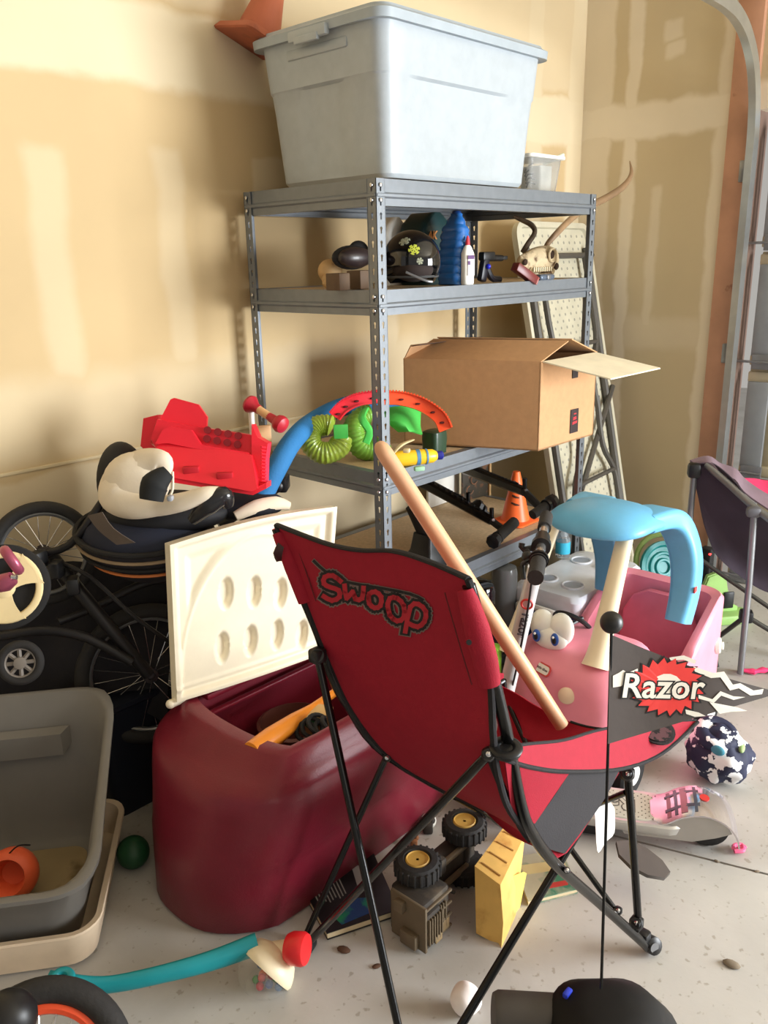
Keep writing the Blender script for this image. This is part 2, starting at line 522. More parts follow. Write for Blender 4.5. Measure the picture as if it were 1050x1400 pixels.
PW = .036
for (x, y, sx, sy) in ((0, 0, 1, 1), (SW, 0, -1, 1), (0, SD, 1, -1), (SW, SD, -1, -1)):
    pm = MB(); v, f = perforated(PW, SH)
    for t in (0, .0016):
        pm.add([(x+sx*u, y+sy*t, z) for u, z in v], f)
        pm.add([(x+sx*t, y+sy*u, z) for u, z in v], f)
    pm.box((x+sx*.0008, y+sy*.0008, SH/2), (.0016, .0016, SH))
    for (cx, cy, lx, ly) in ((x+sx*PW, y, .0016, .002), (x, y+sy*PW, .002, .0016)): pm.box((cx, cy+(sy*.001 if ly > .0018 else 0), SH/2), (lx+.0004, ly, SH))
    pm.box((x+sx*.018, y+sy*.018, .01), (.045, .045, .02), bev=.006)
    link('post', pm, M_STEEL, su)
pr = [(0, 0), (0, -.036), (-.006, -.041), (-.006, -.048), (0, -.053), (0, -.073), (.028, -.073), (.028, -.0715), (.0015, -.0715), (.0015, -.0535), (-.0045, -.0485), (-.0045, -.0405), (.0015, -.0355), (.0015, -.0015), (.028, -.0015), (.028, 0)]
for z in LV:
    for side in range(4):
        b = MB(); secs = []
        for t in (0, 1):
            q = []
            for a, c in pr:
                if side == 0: q.append((.004+t*(SW-.008), .004+a, z+c))
                elif side == 1: q.append((.004+t*(SW-.008), SD-.004-a, z+c))
                elif side == 2: q.append((.004+a, .004+t*(SD-.008), z+c))
                else: q.append((SW-.004-a, .004+t*(SD-.008), z+c))
            secs.append(q)
        b.loft(secs); bo = link('beam', b, M_STEEL, su, smooth_deg=20)
        r = MB()
        for e in (0, 1):
            for dz in (-.018, -.058):
                u = .016
                if side == 0: c, ax = (u if not e else SW-u, -.003, z+dz), (0, -1, 0)
                elif side == 1: c, ax = (u if not e else SW-u, SD+.003, z+dz), (0, 1, 0)
                elif side == 2: c, ax = (-.003, u if not e else SD-u, z+dz), (-1, 0, 0)
                else: c, ax = (SW+.003, u if not e else SD-u, z+dz), (1, 0, 0)
                r.lathe([(.006, 0), (.0055, .002), (.003, .0035)], c, ax, 10)
        link('rivets', r, M_CHROME, bo, kind='stuff')
    link('shelf_board', MB().box((SW/2, SD/2, z-.008), (SW-.012, SD-.012, .012)), M_BOARD, su)

# ================================================================ folding table leaning on the left wall
g0, g1 = V((1.36, .10, 0)), V((2.08, .16, 0))
ftz = V((.02, .40, 1.80)).normalized(); tl = 1.80; fx = (g1-g0).normalized(); tw = .74
ft = thing('folding_table', 'white speckled folding table stood on end behind the shelving, legs folded flat', 'table', (g0+g1)/2)
fn = fx.cross(ftz).normalized()
if fn.y > 0: fn = -fn


def ftp(u, v, h): return g0+fx*u+ftz*v+fn*h


o = rrect(tw, tl, .07, 5, tw/2, tl/2)
top = MB().loft([[ftp(a, b_, -.02) for a, b_ in rrect(tw-.02, tl-.02, .06, 5, tw/2, tl/2)], [ftp(a, b_, -.014) for a, b_ in o], [ftp(a, b_, .012) for a, b_ in o],
                 [ftp(a, b_, .012) for a, b_ in rrect(tw-.05, tl-.05, .05, 5, tw/2, tl/2)], [ftp(a, b_, -.006) for a, b_ in rrect(tw-.056, tl-.056, .05, 5, tw/2, tl/2)]])
link('tabletop', top, mat('table_plastic', (196, 190, 168), .6, bump=.2, bscale=120), ft)
dm = MB()
for i in range(22):
    for j in range(56):
        if (i+j) % 2: continue
        u, v = .06+i*(tw-.12)/21, .06+j*(tl-.12)/55
        dm.lathe([(.0075, 0), (.0075, .001)], ftp(u, v, -.0065), fn, 6)
link('dimples', dm, mat('dimple_grey', (150, 147, 134), .8), ft, kind='stuff')
mfr = mat('table_frame', (84, 80, 74), .5, .2)
for u in (.06, tw-.07):
    link('side_rail', MB().tube([ftp(u, .12, .012), ftp(u, tl-.12, .012)], .018, 8), mfr, ft)  # real rails, thickened and darkened to take in the edge shadow
for a, sg in ((tl-.16, -1), (.16, 1)):
    for u in (.13, tw-.15):
        c_ = .12 if u < .4 else -.12
        link('leg', MB().tube([ftp(u, a, .035), ftp(u, a+sg*.38, .04), ftp(u+c_*.9, a+sg*.56, .045), ftp(u+c_*.9, a+sg*.80, .05)], .014, 8, 4), mfr, ft)
    link('crossbar', MB().tube([ftp(.05, a, .03), ftp(tw-.05, a, .03)], .013, 8), mfr, ft)
    link('brace', MB().tube([ftp(.14, a+sg*.42, .045), ftp(tw-.15, a+sg*.42, .045)], .011, 8), mfr, ft)
link('brace', MB().tube([ftp(tw*.30, .55, .03), ftp(tw-.02, .98, .03)], .014, 8), mfr, ft)

# ================================================================ grey tote on top
M_TOTE = mat('tote_grey', (168, 176, 182), .38, 0, .04, 30, .06, 150)
bt = thing('storage_tote', 'large light grey plastic storage tote with lid on the top shelf', 'storage bin', (.45, .25, 1.836))
NB = 12


def toteloop(cx, cy, w_, d_, r, z, inset=0):
    """rounded rectangle with extra points and recessed panels"""
    pts = []
    for s_, (ax, ay, bx, by) in enumerate(((w_/2, -d_/2+r, w_/2, d_/2-r), (w_/2-r, d_/2, -w_/2+r, d_/2), (-w_/2, d_/2-r, -w_/2, -d_/2+r), (-w_/2+r, -d_/2, w_/2-r, -d_/2))):
        nx, ny = ((1, 0), (0, 1), (-1, 0), (0, -1))[s_]
        for k in range(NB+1):
            t = k/NB
            i_ = inset if .155 < t < .76 and s_ != 2 else (inset if .3 < t < .7 else 0)
            pts.append((cx+ax+(bx-ax)*t-nx*i_, cy+ay+(by-ay)*t-ny*i_, z))
        a0 = s_*90
        cxx, cyy = ((w_/2-r, d_/2-r), (-w_/2+r, d_/2-r), (-w_/2+r, -d_/2+r), (w_/2-r, -d_/2+r))[s_]
        for k in range(1, 5):
            an = math.radians(a0+18*k)
            pts.append((cx+cxx+r*math.cos(an), cy+cyy+r*math.sin(an), z))
    return pts


x0, x1, ya, yb = .075, .79, .035, .50
lv = []
for z, g, ins in ((1.838, -.012, 0), (1.85, 0, 0), (1.87, .002, .010), (2.05, .022, .010), (2.105, .030, .009), (2.112, .036, 0), (2.25, .053, 0)):
    lv.append(toteloop((x0+x1)/2, (ya+yb)/2-.005, x1-x0+2*g*.8, yb-ya+2*g*.62, .04+g*.2, z, ins))
link('body', MB().loft(lv), M_TOTE, bt, smooth_deg=28)
lx, ly, lw, ld = (x0+x1)/2, (ya+yb)/2-.005, x1-x0+.125, yb-ya+.105


def lidl(g, z, r=.05): return [(a, b_, z) for a, b_ in rrect(lw+g*2, ld+g*2, r+g*.3, 6, lx, ly)]


link('lid', MB().loft([lidl(-.004, 2.236), lidl(.0, 2.234), lidl(.002, 2.258), lidl(-.012, 2.266), lidl(-.016, 2.274), lidl(-.04, 2.276), lidl(-.05, 2.262)]), mat('tote_lid', (158, 168, 176), .4), bt)
link('latch', MB().box((lx-lw/2-.004, ly, 2.236), (.022, .16, .03), bev=.006).box((lx-lw/2-.012, ly, 2.222), (.014, .10, .02), bev=.004), M_TOTE, bt)
for s_ in (-1,):
    link('handle', MB().box((lx-lw/2+.034, ly, 2.20), (.03, .26, .03), bev=.008), M_TOTE, bt)

p = aty(556, 6, .2)
solo('tan_lump', MB().lathe([(.016, 0), (.03, .006), (.032, .02), (.02, .032), (.006, .036)], (p.x, .2, 2.276)), mat('tan_wood', (176, 130, 88), .6), 'small tan rounded piece lying on top of the grey tote lid', 'ornament')

# terracotta cone wedged between the tote and the wall
p = at(352, 52, 2.62)
ax = V((.35, -.2, 1)).normalized()
cn = thing('traffic_cone', 'faded terracotta traffic cone leaning out behind the grey tote by the wall', 'cone', (p.x, p.y, 2.2))
mc = mat('terracotta', (176, 96, 66), .6, c2=(140, 74, 52), c2s=8)
link('cone_body', MB().lathe([(.075, 0), (.07, .01), (.02, .24), (.012, .25)], p, ax, 24), mc, cn)
fq = frame(p, ax.cross(V((0, 1, 0))), ax)
link('base', MB().loft([[fq @ V((a, b_, h)) for a, b_ in rrect(w_, w_, .02, 3)] for w_, h in ((.20, -.02), (.21, -.015), (.19, .004))]), mc, cn)

# small clear box with scrap inside
q0 = V((.90, .10, 1.832))
cb = thing('clear_box', 'small clear plastic box with white rim, right of the grey tote', 'box', q0)
def cl(w_, d_, z, g=0): return [(a, b_, z) for a, b_ in rrect(w_, d_, .02, 4, q0.x+.105, q0.y+.06)]
MG = mat('clear_plastic', (236, 238, 238), .12, trans=.85, alpha=1, ior=1.2)
link('tub', MB().loft([cl(.19, .13, 1.834), cl(.215, .155, 1.955), cl(.211, .151, 1.955), cl(.186, .126, 1.837)]), MG, cb)
link('rim', MB().loft([cl(.222, .162, 1.95), cl(.236, .176, 1.951), cl(.236, .176, 1.962), cl(.20, .14, 1.963), cl(.20, .14, 1.955)]), M_WHITE, cb)
link('handle', MB().tube([(q0.x+.19, q0.y+.0, 1.957), (q0.x+.235, q0.y-.0, 1.972), (q0.x+.25, q0.y+.03, 1.965), (q0.x+.245, q0.y+.09, 1.95)], .008, 8, 3), mat('handle_cream', (232, 232, 206), .4), cb)
solo('white_tub', MB().loft([[(a, b_, z) for a, b_ in rrect(w_, .09, .01, 3, q0.x+.15, q0.y+.06)] for z, w_ in ((1.84, .08), (1.93, .085))]), M_WHITE, 'white block seen inside the small clear box', 'tub')
mw_ = MB()
for k in range(5):
    a = q0+V((.03+.014*k, .02+.012*k, .02+.014*k)); mw_.tube([a, a+V((.03, .01, .02)), a+V((.055, .0, .012+.006*k))], .003, 6, 3)
solo('wire_bundle', mw_, M_BLACK, 'short black wires lying inside the small clear box', 'wire')

# ================================================================ second shelf contents (board top z = 1.524)
Z2 = 1.523


def gx(px, y, z=Z2):
    """x where the ray at photo column px crosses depth y (near eye height)"""
    return aty(px, 385, y).x


M_BONE = mat('bone', (206, 186, 150), .7, 0, .1, 30, .3, 60, c2=(104, 78, 54), c2s=26, c2w=.14, c2t=.50)
c = V((gx(452, .32), .32, Z2))
sk = MB().ball(c+V((0, 0, .055)), .04, 18, 12, (1.1, .9, .95)).ball(c+V((-.02, -.02, .03)), .026, 12, 8, (1.3, .8, .8)).ball(c+V((-.035, -.03, .017)), .017, 10, 6, (1.6, 1, .9))
sk.tube([c+V((.02, -.02, .03)), c+V((-.03, -.045, .02)), c+V((-.055, -.03, .012))], .008, 8, 3).ball(c+V((.03, .01, .075)), .012, 8, 6)
solo('animal_skull', sk, mat('bone_tan', (196, 160, 112), .7, c2=(120, 84, 56), c2s=20, c2w=.2, c2t=.55), 'small tan animal skull at the left end of the second shelf', 'skull')
mbr = mat('brown_block', (92, 72, 54), .7)
for px, w_, h_, lab in ((462, .045, .05, 'dark brown wooden block next to the small tan skull'), (492, .055, .056, 'brown wooden block behind the corner post, under the goggles')):
    solo('wooden_block', MB().box((gx(px, .16), .16, Z2+h_/2+.001), (w_, .06, h_), bev=.003), mbr, lab, 'block', 'wooden blocks on the second shelf')
# goggles
c = V((gx(487, .2), .2, Z2+.095))
gg = thing('ski_goggles', 'dark ski goggles resting on brown blocks beside the corner post', 'goggles', c)
link('lens', MB().ball(c, .055, 20, 12, (1.3, .6, .58)), mat('dark_lens', (44, 34, 34), .4, coat=.15), gg)
link('foam_frame', MB().ball(c+V((.004, .022, .0)), .06, 20, 12, (1.35, .5, .62)).ball(c+V((.045, .03, .02)), .035, 14, 10, (1.2, .6, .9)), M_MATTE, gg)
link('strap', MB().tube([c+V((.06, .02, 0)), c+V((.10, .06, .01)), c+V((.08, .1, 0)), c+V((.0, .12, -.01))], .012, 8, 4, flat=.2, up=(0, 0, 1)), M_MATTE, gg)

# black helmet with snowflakes
hc = V((gx(563, .112), .112, Z2+.078))
hm = thing('ski_helmet', 'glossy black helmet with snowflake stickers on the second shelf', 'helmet', (hc.x, hc.y, Z2))
hb = bmesh.new(); bmesh.ops.create_uvsphere(hb, u_segments=40, v_segments=26, radius=.088)
for v in list(hb.verts):
    if v.co.z < -.068: v.co.z = -.068
bmesh.ops.scale(hb, vec=(1.02, 1.12, 1.10), verts=hb.verts)
bmesh.ops.bisect_plane(hb, geom=hb.verts[:]+hb.edges[:]+hb.faces[:], plane_co=(0, 0, -.0655), plane_no=(0, 0, -1), clear_outer=True)
# face opening: push the lower left part inward
for v in hb.verts:
    if v.co.x < .0 and v.co.z < -.012 and v.co.y < .05: v.co *= .74
rot = Matrix.Rotation(0, 3, 'Z')
M_GLOSS = mat('gloss_black', (18, 18, 20), .08, coat=.6)
link('shell', MB().bm(hb, Matrix.Translation(hc) @ rot.to_4x4()), M_GLOSS, hm)
link('liner', MB().ball(hc+V((-.02, -.025, -.022)), .066, 24, 12, (1, 1, .6)), mat('liner_brown', (44, 34, 32), .9), hm)
link('chin_strap', MB().tube([hc+V((-.09, -.055, -.03)), hc+V((-.055, -.10, -.055)), hc+V((-.03, -.11, -.06))], .004, 6, 4), M_SILVER, hm)
link('trim', MB().torus(hc+V((0, 0, -.045)), .084, .004, (0, 0, 1), 40, 6), mat('dark_grey', (70, 72, 74), .4), hm)


def snowflake(c, R, view):
    """six-armed flake laid on the helmet shell"""
    X = view.cross(V((0, 0, 1))).normalized(); Y = X.cross(view)
    out = MB()
    def bar(u0, v0, u1, v1, t):
        d = V((u1-u0, v1-v0)).normalized(); n = V((-d.y, d.x))*t/2
        q = []
        for (u, v) in ((u0+n.x, v0+n.y), (u1+n.x, v1+n.y), (u1-n.x, v1-n.y), (u0-n.x, v0-n.y)):
            p = c+X*u+Y*v; r = (p-hc)
            r = r/ math.sqrt((r.x/.0898)**2+(r.y/.0986)**2+(r.z/.0968)**2)
            q.append(r)
        out.loft([[hc+p*1.012 for p in q], [hc+p*1.035 for p in q]])
    for k in range(6):
        a = k*PI/3+.2; ca, sa = math.cos(a), math.sin(a)
        bar(0, 0, R*ca, R*sa, R*.2)
        for s in (1, -1):
            for t in (.42, .72):
                b_ = a+s*.95
                bar(R*t*ca, R*t*sa, R*t*ca+R*.34*math.cos(b_), R*t*sa+R*.34*math.sin(b_), R*.17)
    return out


for (px, py, R, mm) in ((553, 330, .018, mat('flake_grey', (168, 172, 150), .4)), (566, 341, .018, mat('flake_lime', (206, 216, 84), .4)), (574, 357, .0105, mat('flake_grey', (168, 172, 150), .4))):
    r = (FW + RT*((px-525)/FPX) - UP*((py-700)/FPX)).normalized()
    # first hit of the ray with the shell
    S = V((1/.0898, 1/.0986, 1/.0968)); o_ = V([(CAM-hc)[i]*S[i] for i in range(3)]); d_ = V([r[i]*S[i] for i in range(3)])
    A_, B_, C_ = d_.dot(d_), 2*o_.dot(d_), o_.dot(o_)-1
    disc = max(B_*B_-4*A_*C_, 0); t = (-B_-math.sqrt(disc))/(2*A_)
    link('snowflake_sticker', snowflake(CAM+r*t, R, r), mm, hm)

# blue jug and dark green jug
def bottle(name, lab, cat, c, secs, mm, tilt=None, extra=None, group=None):
    t = thing(name, lab, cat, c, group)
    return t


c = V((gx(617, .09), .09, Z2))
tl_ = Matrix.Translation(c) @ RY(7).to_4x4()
jg = thing('oil_jug', 'tall blue ribbed plastic jug on the second shelf, right of the helmet', 'jug', c)
M_BLUE = mat('jug_blue', (40, 104, 178), .25, 0, .06, coat=.3)
secs = []
for k in range(27):
    z = k/26*.228
    w_ = .060+.008*math.sin(z*14) - (max(0, z-.185)*.8); rib = .0035*(1 if k % 3 == 1 else 0)
    if k == 0: w_ -= .012
    secs.append([tl_ @ V((a, b_, z)) for a, b_ in rrect(w_-rib*2, .10-rib*2-(max(0, z-.17)), .026, 4)])
link('body', MB().loft(secs), M_BLUE, jg)
link('neck', MB().lathe([(.016, 0), (.016, .006), (.014, .01), (.012, .012), (.0, .014)], tl_ @ V((0, 0, .225)), (.12, 0, 1), 16), mat('cap_blue', (24, 60, 120), .3), jg)
c = V((gx(583, .24), .24, Z2))
j2 = thing('coolant_jug', 'dark green jug with orange lettering between helmet and blue jug', 'jug', c)
link('body', MB().loft([[(c.x+a, c.y+b_, c.z+z) for a, b_ in rrect(w_, .11, .02, 4)] for z, w_ in ((0, .16), (.01, .175), (.17, .175), (.2, .15), (.23, .07), (.236, .05))]), mat('jug_green', (24, 52, 54), .3), j2)
link('label_text', text_mb('AK', .036, plane_map((gx(585, .182), c.y-.0575, Z2+.150), (1, 0, 0), (0, 0, 1)), .0015, .001, shear=.2), mat('label_orange', (206, 132, 60), .5), j2)
c = V((gx(536, .34), .34, Z2))
solo('white_jug', MB().loft([[(c.x+a, c.y+b_, c.z+z) for a, b_ in rrect(w_, .07, .02, 4)] for z, w_ in ((0, .11), (.17, .12), (.20, .09), (.225, .03))]), M_WHITE, 'white jug standing behind the black helmet', 'jug')
c = V((gx(639, .03), .03, Z2))
gl = thing('glue_bottle', 'white glue bottle with red cap beside the blue jug', 'bottle', c)
link('body', MB().loft([[(c.x+a, c.y+b_, c.z+z) for a, b_ in rrect(w_, w_*.6, .012, 4)] for z, w_ in ((0, .044), (.006, .048), (.10, .048), (.12, .03), (.126, .018))]), M_WHITE, gl)
link('cap', MB().lathe([(.008, .126), (.007, .14), (.003, .155)], c, n=14), mat('glue_red', (214, 60, 74), .4), gl)
link('label', MB().box(c+V((0, -.0148, .06)), (.036, .002, .06), bev=.0005), mat('glue_label', (216, 210, 214), .5), gl)
link('label_band', MB().box(c+V((-.002, -.0158, .088)), (.034, .0015, .012)).box(c+V((-.012, -.0158, .07)), (.012, .0015, .012)), mat('label_purple', (92, 62, 110), .5), gl)

# black toy blaster lying behind
c = V((gx(672, .12), .12, Z2))
bl = thing('toy_blaster', 'black toy blaster with a blue button, between glue bottle and antlered skull', 'toy gun', c)
link('barrel', MB().tube([c+V((-.06, 0, .085)), c+V((.06, 0, .082))], [.013, .011], 12).box(c+V((.075, 0, .083)), (.03, .014, .014), bev=.003).box(c+V((-.03, 0, .09)), (.07, .028, .03), bev=.006), M_BLACK, bl)
link('grip', MB().box(c+V((-.05, 0, .045)), (.034, .025, .085), RY(15), bev=.008).tube([c+V((-.03, 0, .05)), c+V((.0, 0, .015)), c+V((.05, 0, .008))], .012, 8, 4), mat('navy_black', (24, 24, 36), .4), bl)
link('button', MB().ball(c+V((-.045, -.018, .055)), .009), mat('cobalt', (30, 40, 190), .3), bl)
c = V((gx(722, .0), .015, Z2+.028))
bx = thing('red_box', 'dark red oblong box leaning in front of the skull', 'box', c)
rr_ = (RZ(-12) @ RY(28))
link('body', MB().box(c, (.11, .034, .03), rr_, bev=.003), mat('dark_red_card', (104, 36, 34), .35), bx)
link('end_cap', MB().box(c+rr_ @ V((.0575, 0, 0)), (.006, .031, .027), rr_, bev=.001), mat('dark_red_end', (150, 76, 66), .4), bx)
c = V((gx(748, -.0), .012, Z2+.012))
cs = thing('glasses_case', 'small blue grey case at the right end of the second shelf', 'case', c)
link('shell', MB().box(c, (.095, .035, .022), RZ(0), bev=.010, seg=3), mat('case_grey', (96, 108, 126), .3, .3), cs)
link('clasp', MB().box(c+V((0, -.019, 0)), (.02, .004, .014), bev=.001), M_SILVER, cs)

# antlered skull
c = V((gx(730, .2), .2, Z2)); SS = 1.3
sk = thing('antlered_skull', 'bleached animal skull with long dark horns on the second shelf', 'skull', c)
X_ = V((1, -.12, 0)).normalized()
secs = []
for u, hw, z0, z1 in ((-.085, .010, .02, .045), (-.075, .017, .012, .068), (-.045, .024, .012, .078), (-.01, .030, .014, .09), (.025, .040, .016, .096), (.06, .043, .012, .098), (.09, .036, .02, .090), (.107, .02, .035, .075)):
    ring = []
    for k in range(14):
        a = 2*PI*k/14
        ring.append(c+X_*u*1.2+V((.12, 1, 0)).normalized()*(hw*math.cos(a))+V((0, 0, ((z0+z1)/2+(z1-z0)/2*math.sin(a))*SS)))
    secs.append(ring)
link('cranium', MB().loft(secs), M_BONE, sk)
s_ = MB()
for u, z, r in ((.045, .068, .019), (.012, .066, .013), (-.018, .05, .008), (-.072, .050, .012), (.075, .035, .014)):
    q = c+X_*u*1.2+V((-.0, -.034 if u > .02 else -.024, z*SS)); link('socket', MB().ball(q, r*1.15, 16, 10, (1, .5, .9)), mat('socket_dark', (58, 40, 28), .9), sk)
link('socket_rim', MB().torus(c+X_*.054+V((0, -.042, .088)), .025, .005, (0, 1, 0), 20, 6), M_BONE, sk)
link('jaw', MB().tube([c+X_*(-.07)+V((0, -.02, .012)), c+X_*.0+V((0, -.028, .010)), c+X_*.07+V((0, -.03, .022)), c+X_*.09+V((0, -.02, .05))], .009, 8, 4), M_BONE, sk)
s_ = MB()
for k in range(9): s_.box(c+X_*(-.05+.013*k)+V((0, -.036, .036)), (.008, .008, .018), bev=.002)
link('teeth', s_, mat('teeth', (226, 214, 184), .5), sk)
M_HORN = mat('horn', (96, 82, 68), .6, 0, .2, 14, .5, 40, c2=(150, 128, 98), c2s=9, c2w=.3, c2t=.5)
D = (c+X_*.03-CAM).dot(FW)
P1 = [at(715, 345, D), at(722, 333, D), at(731, 318, D+.02), at(727, 308, D+.03), at(714, 301, D+.04), at(702, 296, D+.04)]
link('horn', MB().tube(P1, [.012, .011, .010, .011, .010, .006], 10, 4), M_HORN, sk)
P2 = [at(745, 343, D), at(749, 333, D+.01), at(762, 318, D+.02), at(780, 300, D+.10), at(800, 285, D+.22), at(830, 270, D+.35), at(852, 255, D+.42), at(863, 238, D+.45), at(861, 220, D+.46)]
link('horn', MB().tube(P2, [.010, .011, .013, .013, .015, .016, .014, .010, .002], 10, 5), mat('horn_light', (150, 122, 92), .5, 0, .2, 14, .3, 40, c2=(98, 78, 60), c2s=7, c2w=.3, c2t=.5), sk)

# ================================================================ third shelf (board z = .971)
Z3 = .970
a = V((.555, -.205, .975)); b_ = V((.905, -.215, .975)); e_ = V((.378, .245, .975)); d_ = b_+(e_-a); H = .298
M_CARD = mat('cardboard', (190, 146, 104), .8, 0, .05, 40, .08, 150)
cbx = thing('cardboard_box', 'open brown cardboard box overhanging the third shelf', 'box', (a+d_)/2)
up = V((0, 0, 1)); X1 = (b_-a).normalized(); Y1 = (e_-a).normalized()


def slab(p, u, v, th, n):
    q = [p, p+u, p+u+v, p+v]
    return MB().loft([q, [x+n*th for x in q]])


T = .005
link('side_panel', slab(a, b_-a, up*H, T, Y1), M_CARD, cbx)
link('side_panel', slab(a, e_-a, up*H, T, X1), M_CARD, cbx)
link('side_panel', slab(b_, d_-b_, up*H, -T, X1), M_CARD, cbx)
link('side_panel', slab(e_, d_-e_, up*H, -T, Y1), M_CARD, cbx)
link('bottom_panel', slab(a, b_-a, e_-a, T, up), M_CARD, cbx)
# flaps: left one folded in and slightly up, right one sticking out
tA, tB, tE, tD = a+up*H, b_+up*H, e_+up*H, d_+up*H
link('flap', slab(tA, tE-tA, (X1*.16+up*.055), .004, up), M_CARD, cbx, label='brown flap folded inward with worn tape')
link('flap', slab(tD+(tB-tD)*.0, (tB-tD)*1., (X1*-.17+up*.06), .004, up), M_CARD, cbx)
link('flap', slab(tA+X1*.01, (tB-tA)-X1*.02, V((.045, -.225, -.045)), .004, up), mat('card_pale', (236, 226, 200), .75), cbx, label='pale flap sticking out to the right')
link('flap', slab(tE, tD-tE, (Y1*-.02+up*.05+X1*.01), .004, -Y1), M_CARD, cbx, label='far flap standing up with a torn dark edge')
link('tape', slab(tE+up*.045-Y1*.03, (tD-tE), -Y1*.03+up*.006, .002, up), mat('dark_tape', (84, 62, 50), .4), cbx)
lb = plane_map(b_+X1*-.16+V((0, -.002, .03)), X1, (0, 0, 1))
link('label', flat([(0, 0), (.05, 0), (.05, .085), (0, .085)], lb, 0, .001), mat('label_black', (40, 26, 26), .5), cbx, label='black sticker with red print')
link('label_print', flat([(.01, .03), (.04, .034), (.042, .042), (.012, .04)], lb, .001, .002).join(flat([(.014, .046), (.036, .048), (.034, .058), (.016, .056)], lb, .001, .002)).join(flat([(.018, .066), (.034, .066), (.034, .07), (.018, .07)], lb, .001, .002)), mat('label_red', (196, 40, 50), .5), cbx)
lb2 = plane_map(b_+X1*-.16+V((0, -.002, .225)), X1, (0, 0, 1))
link('label', flat([(0, 0), (.035, 0), (.035, .06), (0, .06)], lb2, 0, .001), mat('label_black', (40, 26, 26), .5), cbx, label='black tape end below the rim')

# blue pool noodle arching from the floor heap to the shelf
M_NOO = mat('noodle_blue', (40, 112, 170), .8, bump=.25, bscale=140)
pts = [at(352, 690, 2.42), at(378, 640, 2.47), at(400, 603, 2.55), at(428, 577, 2.70), at(470, 556, 2.83), at(520, 550, 2.93), at(575, 556, 3.0), at(602, 575, 3.02), at(606, 598, 3.02)]
solo('pool_noodle', MB().tube(pts, .032, 14, 6), M_NOO, 'blue foam pool noodle bent over the third shelf', 'pool noodle')

# curved toy track pieces
def arc_track(name, lab, pts, mm, wd):
    t = thing(name, lab, 'toy track', pts[0], 'curved toy track pieces')
    P, _ = smooth([V(p) for p in pts], 0, 8)
    sec = []; n_ = len(P)
    for i, p in enumerate(P):
        tt = (P[min(i+1, n_-1)]-P[max(i-1, 0)]).normalized()
        s = tt.cross(FW).normalized(); f = -FW
        sec.append([p+s*wd*a_+f*h for a_, h in ((-.5, -.004), (.5, -.004), (.5, .012), (.42, .012), (.42, .002), (-.42, .002), (-.42, .012), (-.5, .012))])
    link('track_bed', MB().loft(sec), mm, t)
    r = MB(); h_ = MB()
    for i in range(1, n_-1):
        tt = (P[i+1]-P[i-1]).normalized(); s = tt.cross(FW).normalized()
        if s.z < 0: s = -s
        r.tube([P[i]+s*wd*.5-FW*.004, P[i]+s*wd*.5-FW*.016], .0035, 6)
        if i % 6 == 3: h_.ball(P[i]-s*wd*.05-FW*.003, .007, 10, 6, (1.6, 1, .5))
    link('rail_teeth', r, mm, t); link('track_hole', h_, mat('hole_dark', (70, 20, 24), .6), t)


arc_track('toy_track', 'red curved toy track piece left of the corner post on the third shelf', [at(458, 570, 2.66), at(470, 557, 2.69), at(490, 547, 2.70), at(518, 543, 2.72)], mat('track_red', (214, 40, 56), .35), .040)
arc_track('toy_track', 'orange red curved toy track piece right of the corner post on the third shelf', [at(518, 545, 2.72), at(545, 545, 2.73), at(575, 553, 2.74), at(600, 570, 2.73), at(609, 588, 2.72)], mat('track_orange', (238, 82, 40), .35), .044)

# green inflatable arm bands (crumpled)
M_GRN = mat('vinyl_green', (148, 172, 62), .3, 0, .12, 20, .3, 30, coat=.3)
M_GRN2 = mat('vinyl_bright', (76, 190, 84), .3, 0, .1, 20, .3, 30)


def wring(c, R, r, axis, a0, a1, n=120, k=18, seed=1, amp=.14):
    """puckered vinyl tube"""
    rnd = random.Random(seed); mb = MB()
    q = V((0, 0, 1)).rotation_difference(V(axis).normalized()).to_matrix()
    ph = [rnd.uniform(0, 6.28) for _ in range(6)]
    rows = []
    for i in range(n+1):
        a_ = a0+(a1-a0)*i/n; ring = []
        for j in range(k):
            b1 = 2*PI*j/k
            w1 = 1+amp*(.45*math.sin(5*a_+ph[0]+2*math.sin(b1+ph[1]))+.55*math.sin(31*a_+ph[2]+b1*1.5))*.7
            e = min(1, min(i, n-i)/4+.35)
            rr2 = R+r*w1*e*math.cos(b1)
            ring.append(V(c)+q @ V((rr2*math.cos(a_), rr2*math.sin(a_), r*w1*e*math.sin(b1)*1.1)))
        rows.append(ring)
    mb.loft(rows); return mb


c = at(445, 600, 2.66)
g1_ = thing('swim_ring', 'crumpled olive green inflatable lying left of the corner post', 'inflatable', c, 'green inflatables on the third shelf')
link('ring', wring(c, .050, .034, (-.5, -.62, .60), .3, 5.6, seed=3), M_GRN, g1_)
link('patch', MB().box(at(466, 590, 2.58), (.045, .008, .045), RZ(-40), bev=.003), M_GRN2, g1_)
c = at(505, 592, 2.78)
g2_ = thing('swim_vest', 'green vinyl inflatable with light green folds behind the corner post', 'inflatable', c, 'green inflatables on the third shelf')
link('ring', wring(c, .06, .034, (-.2, -.9, .25), 1.2, 5.4, seed=5), mat('vinyl_green_dark', (120, 172, 66), .3, bump=.3), g2_)
link('fold', MB().sheet([[at(520, 560, 2.8), at(548, 556, 2.8), at(575, 562, 2.83)], [at(528, 575, 2.76), at(552, 578, 2.74), at(574, 582, 2.8)], [at(545, 590, 2.78), at(560, 590, 2.74), at(577, 594, 2.77)]], .006, 4), M_GRN2, g2_)
link('strap', MB().tube([at(500, 558, 2.72), at(495, 572, 2.68), at(505, 590, 2.68), at(500, 606, 2.68)], .013, 8, 4, flat=.5), M_GRN2, g2_)
c = at(594, 588, 2.84)
